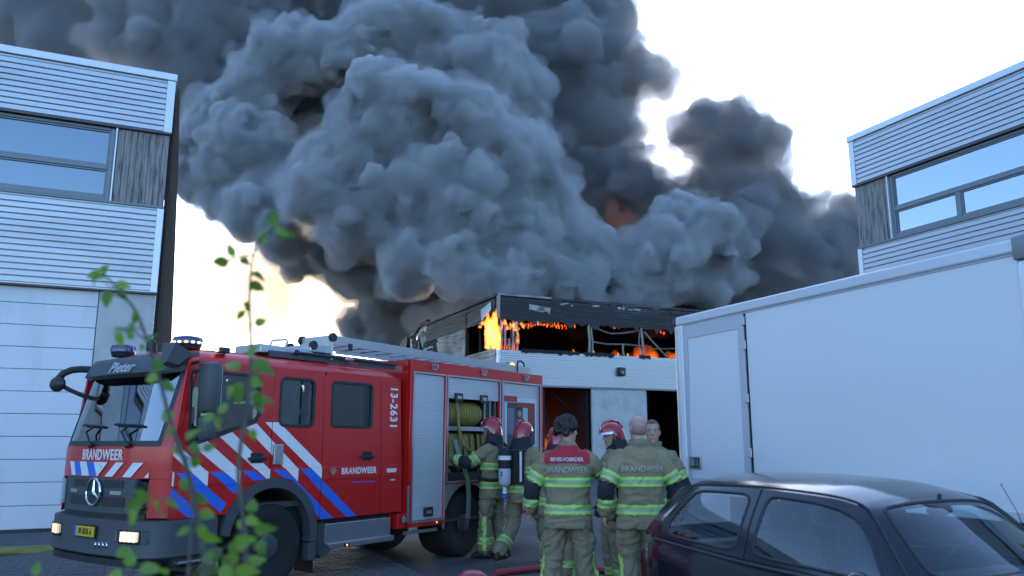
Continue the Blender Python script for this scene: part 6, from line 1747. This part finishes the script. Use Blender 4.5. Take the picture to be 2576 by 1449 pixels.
def smoke_mass(name, lumps, mat, voxel, cells, amps, seed, kids=14, label=None, final=1.0, grand=0, grow=0.0, clouds=()):
    rnd = random.Random(seed)
    V = []; F = []; n = 0
    def add(c, r):
        nonlocal n
        V.append(ICO2[0]*r + np.array(c)); F.append(ICO2[1]+n); n += len(ICO2[0])
    for (px, py, rp, Y) in lumps:
        c = atY(px, py, Y); k = (c-Vector((0, 0, CAM_H))).length/FPX
        r = rp*k + grow
        add(c, r)
        for i in range(kids):
            d = Vector((rnd.gauss(0, 1), rnd.gauss(0, 1)-0.5, rnd.gauss(0, 1)+0.15)).normalized()
            rr = r*(0.10+0.40*rnd.random()**2)
            cc = c + d*(r*rnd.uniform(0.80, 1.0))
            add(cc, rr)
            for j in range(grand):
                e = (d + Vector((rnd.gauss(0, 1), rnd.gauss(0, 1), rnd.gauss(0, 1))).normalized()*0.9).normalized()
                add(cc + e*rr*0.9, rr*rnd.uniform(0.3, 0.5))
    V = np.concatenate(V); F = np.concatenate(F)
    me = bpy.data.meshes.new(name+'_base')
    me.from_pydata(V.tolist(), [], F.tolist())
    ob = bpy.data.objects.new(name, me); COL.objects.link(ob)
    md = ob.modifiers.new('r', 'REMESH'); md.mode = 'VOXEL'; md.voxel_size = voxel
    sm = ob.modifiers.new('s', 'SMOOTH'); sm.factor = 0.5; sm.iterations = 2
    for c, a in zip(cells, amps):
        d = ob.modifiers.new('d', 'DISPLACE'); d.texture = puff_tex(c, seed); d.texture_coords = 'LOCAL'
        d.strength = -a; d.mid_level = 0.3
    for c, a in clouds:
        tx = bpy.data.textures.new('curl', 'CLOUDS'); tx.noise_scale = c; tx.noise_depth = 3; tx.noise_basis = 'ORIGINAL_PERLIN'
        d = ob.modifiers.new('c', 'DISPLACE'); d.texture = tx; d.texture_coords = 'LOCAL'; d.strength = a; d.mid_level = 0.5
        d = ob.modifiers.new('c', 'DISPLACE'); d.texture = tx; d.texture_coords = 'LOCAL'; d.strength = a*.8; d.mid_level = 0.5; d.direction = 'RGB_TO_XYZ'
    md = ob.modifiers.new('r2', 'REMESH'); md.mode = 'VOXEL'; md.voxel_size = voxel*final; md.use_smooth_shade = True
    dg = bpy.context.evaluated_depsgraph_get()
    me2 = bpy.data.meshes.new_from_object(ob.evaluated_get(dg))
    ob.modifiers.clear(); ob.data = me2; me2.name = name
    me2.materials.clear(); me2.materials.append(mat)
    ob['kind'] = 'stuff'
    if label: ob['label'] = label; ob['category'] = 'smoke'
    return ob

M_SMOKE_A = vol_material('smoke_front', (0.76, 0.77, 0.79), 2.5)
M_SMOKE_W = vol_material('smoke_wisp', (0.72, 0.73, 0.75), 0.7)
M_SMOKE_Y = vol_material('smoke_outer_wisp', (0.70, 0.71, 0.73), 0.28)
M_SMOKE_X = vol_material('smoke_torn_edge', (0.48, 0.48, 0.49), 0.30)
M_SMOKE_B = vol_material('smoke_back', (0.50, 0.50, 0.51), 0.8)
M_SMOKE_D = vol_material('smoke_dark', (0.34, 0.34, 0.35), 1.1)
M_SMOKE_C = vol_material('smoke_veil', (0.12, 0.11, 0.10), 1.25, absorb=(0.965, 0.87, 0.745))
M_SMOKE_V = vol_material('smoke_haze', (0.45, 0.46, 0.48), 0.55)
M_SMOKEGLOW = flame_vol('smoke_glow', (1.0, 0.26, 0.04), 0.012)
# (x, y, radius in picture units at the distance given last)
front = [
 # middle column: bright crown, shoulders
 (985,275,88,44),(1065,265,80,44),(930,320,75,44.3),(1150,315,85,44.5),(1225,345,80,45),(900,400,80,44.5),(830,455,90,44.3),(770,505,70,44),(1290,420,105,45.3),(1345,490,85,46),
 (1190,430,110,45.5),(1090,500,120,44.8),(990,500,75,46),(1220,540,120,45),(930,540,95,44.5),(850,570,80,44.6),(1330,590,90,46),(1090,590,95,44.4),
 # dark hollow behind the column
 (1040,400,120,50),(960,430,110,50.5),
 # upper arch
 (640,205,62,50),(690,160,70,50.2),(760,150,72,50.5),(840,140,78,50.6),(925,110,80,50.8),(1010,95,78,51),(1085,120,74,51),(1165,150,84,50.8),(1245,180,80,50.4),(1300,255,72,50),(1320,330,60,50),
 (640,270,60,50.5),(1180,240,90,52),(900,200,95,55),(760,270,130,58),(1050,190,110,54),(820,330,90,56),
 # left cluster
 (560,290,52,49),(520,330,58,49.5),(590,350,70,48.6),(640,390,70,48.4),(560,410,62,49),(480,380,56,50),(500,440,56,50),(620,470,60,49),(700,430,60,49),
 (610,530,58,47.5),(670,530,60,47),(720,590,55,47),(560,520,40,49),
 # low billows over the roof
 (1060,655,55,42.8),(1130,655,62,42.6),(1020,690,50,43.5),(1200,680,60,43),(1290,680,64,43.5),(1380,690,60,44),(1470,720,45,44.5),(1400,620,90,46.5),(1500,660,80,46),(1600,700,66,46),(1680,660,90,46.5),(1760,620,95,47),(1700,570,62,47.5),(1800,715,60,47),
 (1290,745,50,50),(1380,750,52,50),(1470,760,52,50),(1560,765,52,50.5),(1650,770,52,51),(1740,775,50,51),(1830,770,60,51),(1920,770,60,52),(2010,760,60,52),
 # column rising behind the left wall
 (1000,720,62,59),(950,770,55,59.5),(1040,780,60,59),(910,830,45,60),(985,840,50,60),(900,690,70,58.5),(960,640,80,57),(1100,720,70,60),(1180,700,70,60),(1060,690,60,60),(1150,770,60,62),(1240,740,60,61),(1880,720,70,54),(1760,730,60,54),(1240,640,80,54),(740,600,70,54),(780,620,60,56),(930,660,80,52),(980,730,70,58),(870,640,70,52)]
back = [(560,60,120,58),(450,130,100,57),(500,220,90,57),(380,60,110,60),(660,90,110,60),(700,10,120,60),(850,20,140,62),(1050,0,160,63),(1230,50,170,62),(1380,40,170,61),(1500,50,100,59),
 (1400,200,160,58.5),(1530,190,95,57),(1600,165,70,56),(1640,200,55,55.5),(1480,330,110,57),(1380,400,120,57),(1530,300,80,56.5),(1300,250,120,61),(1100,250,180,65),(800,250,170,65),(520,330,90,61),(600,420,90,60)]
dark = [(1570,600,85,56),(1500,600,80,56.5),(1640,620,75,56),(1580,680,60,55),(1840,640,80,48.5),(1880,570,66,49),(1940,625,78,49.5),(1990,690,72,49.5),(2060,700,64,51),(2100,720,60,52),(1900,700,70,50),(1560,470,95,54),(1640,520,90,54),(1470,480,80,55),(1740,500,70,53),(1720,355,55,53),(1780,330,72,53),(1850,320,66,53),(1905,360,66,53),(1830,400,78,53),(1890,420,60,53),(1940,400,34,52.6),(1985,420,24,52.8),(1850,490,74,52.5),(1930,500,66,53),(1960,560,70,53),(2030,530,52,53.3),(2060,590,70,53),(2120,630,75,53),(2120,540,46,54),(2150,600,60,54),(1790,570,80,53)]
veil = [(220,60,120,72),(120,30,110,74),(320,40,110,70),(40,110,90,76),(300,120,80,68),(180,120,90,70),(60,20,80,75)]
thin = [(540,700,80,72),(640,740,100,72),(540,820,80,74),(650,840,80,74),(760,700,95,70),(860,700,90,68),(780,800,90,72),(880,800,80,70),(500,620,60,72),(620,650,70,70),(720,630,70,68)]
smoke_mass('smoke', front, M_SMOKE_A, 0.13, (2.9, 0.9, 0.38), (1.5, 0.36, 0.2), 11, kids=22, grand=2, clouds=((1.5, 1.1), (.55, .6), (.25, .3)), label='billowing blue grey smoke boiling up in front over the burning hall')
smoke_mass('smoke', front, M_SMOKE_W, 0.22, (2.9, 0.9, 0.5), (1.5, 0.5, 0.3), 11, kids=20, grand=1, clouds=((1.5, 1.3), (.45, .9)), label='thin wisps fringing the bright billows of smoke', grow=.18)
smoke_mass('smoke', front, M_SMOKE_Y, 0.32, (2.9, 0.9, 0.5), (1.4, 0.5, 0.4), 17, kids=18, grand=1, clouds=((1.8, 2.0), (.6, 1.6)), label='faint outer haze around the bright billows of smoke', grow=.42)
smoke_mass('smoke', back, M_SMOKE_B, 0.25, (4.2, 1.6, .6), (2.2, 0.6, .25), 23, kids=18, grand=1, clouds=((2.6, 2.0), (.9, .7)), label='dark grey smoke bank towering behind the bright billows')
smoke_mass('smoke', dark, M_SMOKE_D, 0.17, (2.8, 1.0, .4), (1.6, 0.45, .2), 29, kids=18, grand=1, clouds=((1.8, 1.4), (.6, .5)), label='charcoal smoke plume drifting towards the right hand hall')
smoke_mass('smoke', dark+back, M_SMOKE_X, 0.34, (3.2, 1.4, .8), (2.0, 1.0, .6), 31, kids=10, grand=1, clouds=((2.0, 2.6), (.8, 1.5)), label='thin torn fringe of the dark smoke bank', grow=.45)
smoke_mass('smoke', veil, M_SMOKE_V, 0.6, (5.0, 2.0), (2.4, 1.0), 41, kids=8, clouds=((3.0, 2.5),), label='pale haze of smoke over the left hand hall')
smoke_mass('smoke', thin, M_SMOKE_C, 0.35, (3.0, 1.2), (1.6, .8), 43, kids=8, clouds=((2.2, 3.0), (.8, 1.2)), label='thin warm veil of smoke low above the fire engine')
roofhaze = [(1270,732,26,41),(1340,735,30,41.5),(1410,738,28,42.2),(1490,745,32,43),(1570,752,34,43.8),(1650,758,34,44.6),(1190,755,40,45),(1110,790,40,50),(1140,775,40,48),(1050,800,40,54)]
smoke_mass('smoke', roofhaze, M_SMOKE_Y, 0.2, (1.6, .6), (.8, .4), 53, kids=14, clouds=((1.0, 1.2), (.4, .6)), label='thin smoke seeping out along the roof edge of the burning hall', grow=.1)
# added puffs whose weak emission puts orange firelight into the smoke
gl = thing('smoke_glow', 'dull orange firelight in the smoke above the roof, added as glowing puffs', 'fire', atY(1560, 560, 45.5))
gr_ = random.Random(6)
b = MB()
for k in range(26):
    px, py = 1565+gr_.gauss(0, 26), 575+gr_.gauss(0, 26); Y = 50.3+gr_.uniform(-.5, .5); c = atY(px, py, Y)-gl.location; r_ = gr_.uniform(7, 24)*Y/2040
    b.ball(c, (r_, r_, r_*gr_.uniform(.8, 1.5)), 14, 10)
fuse(b, 'glow_puff', M_SMOKEGLOW, gl, .1)
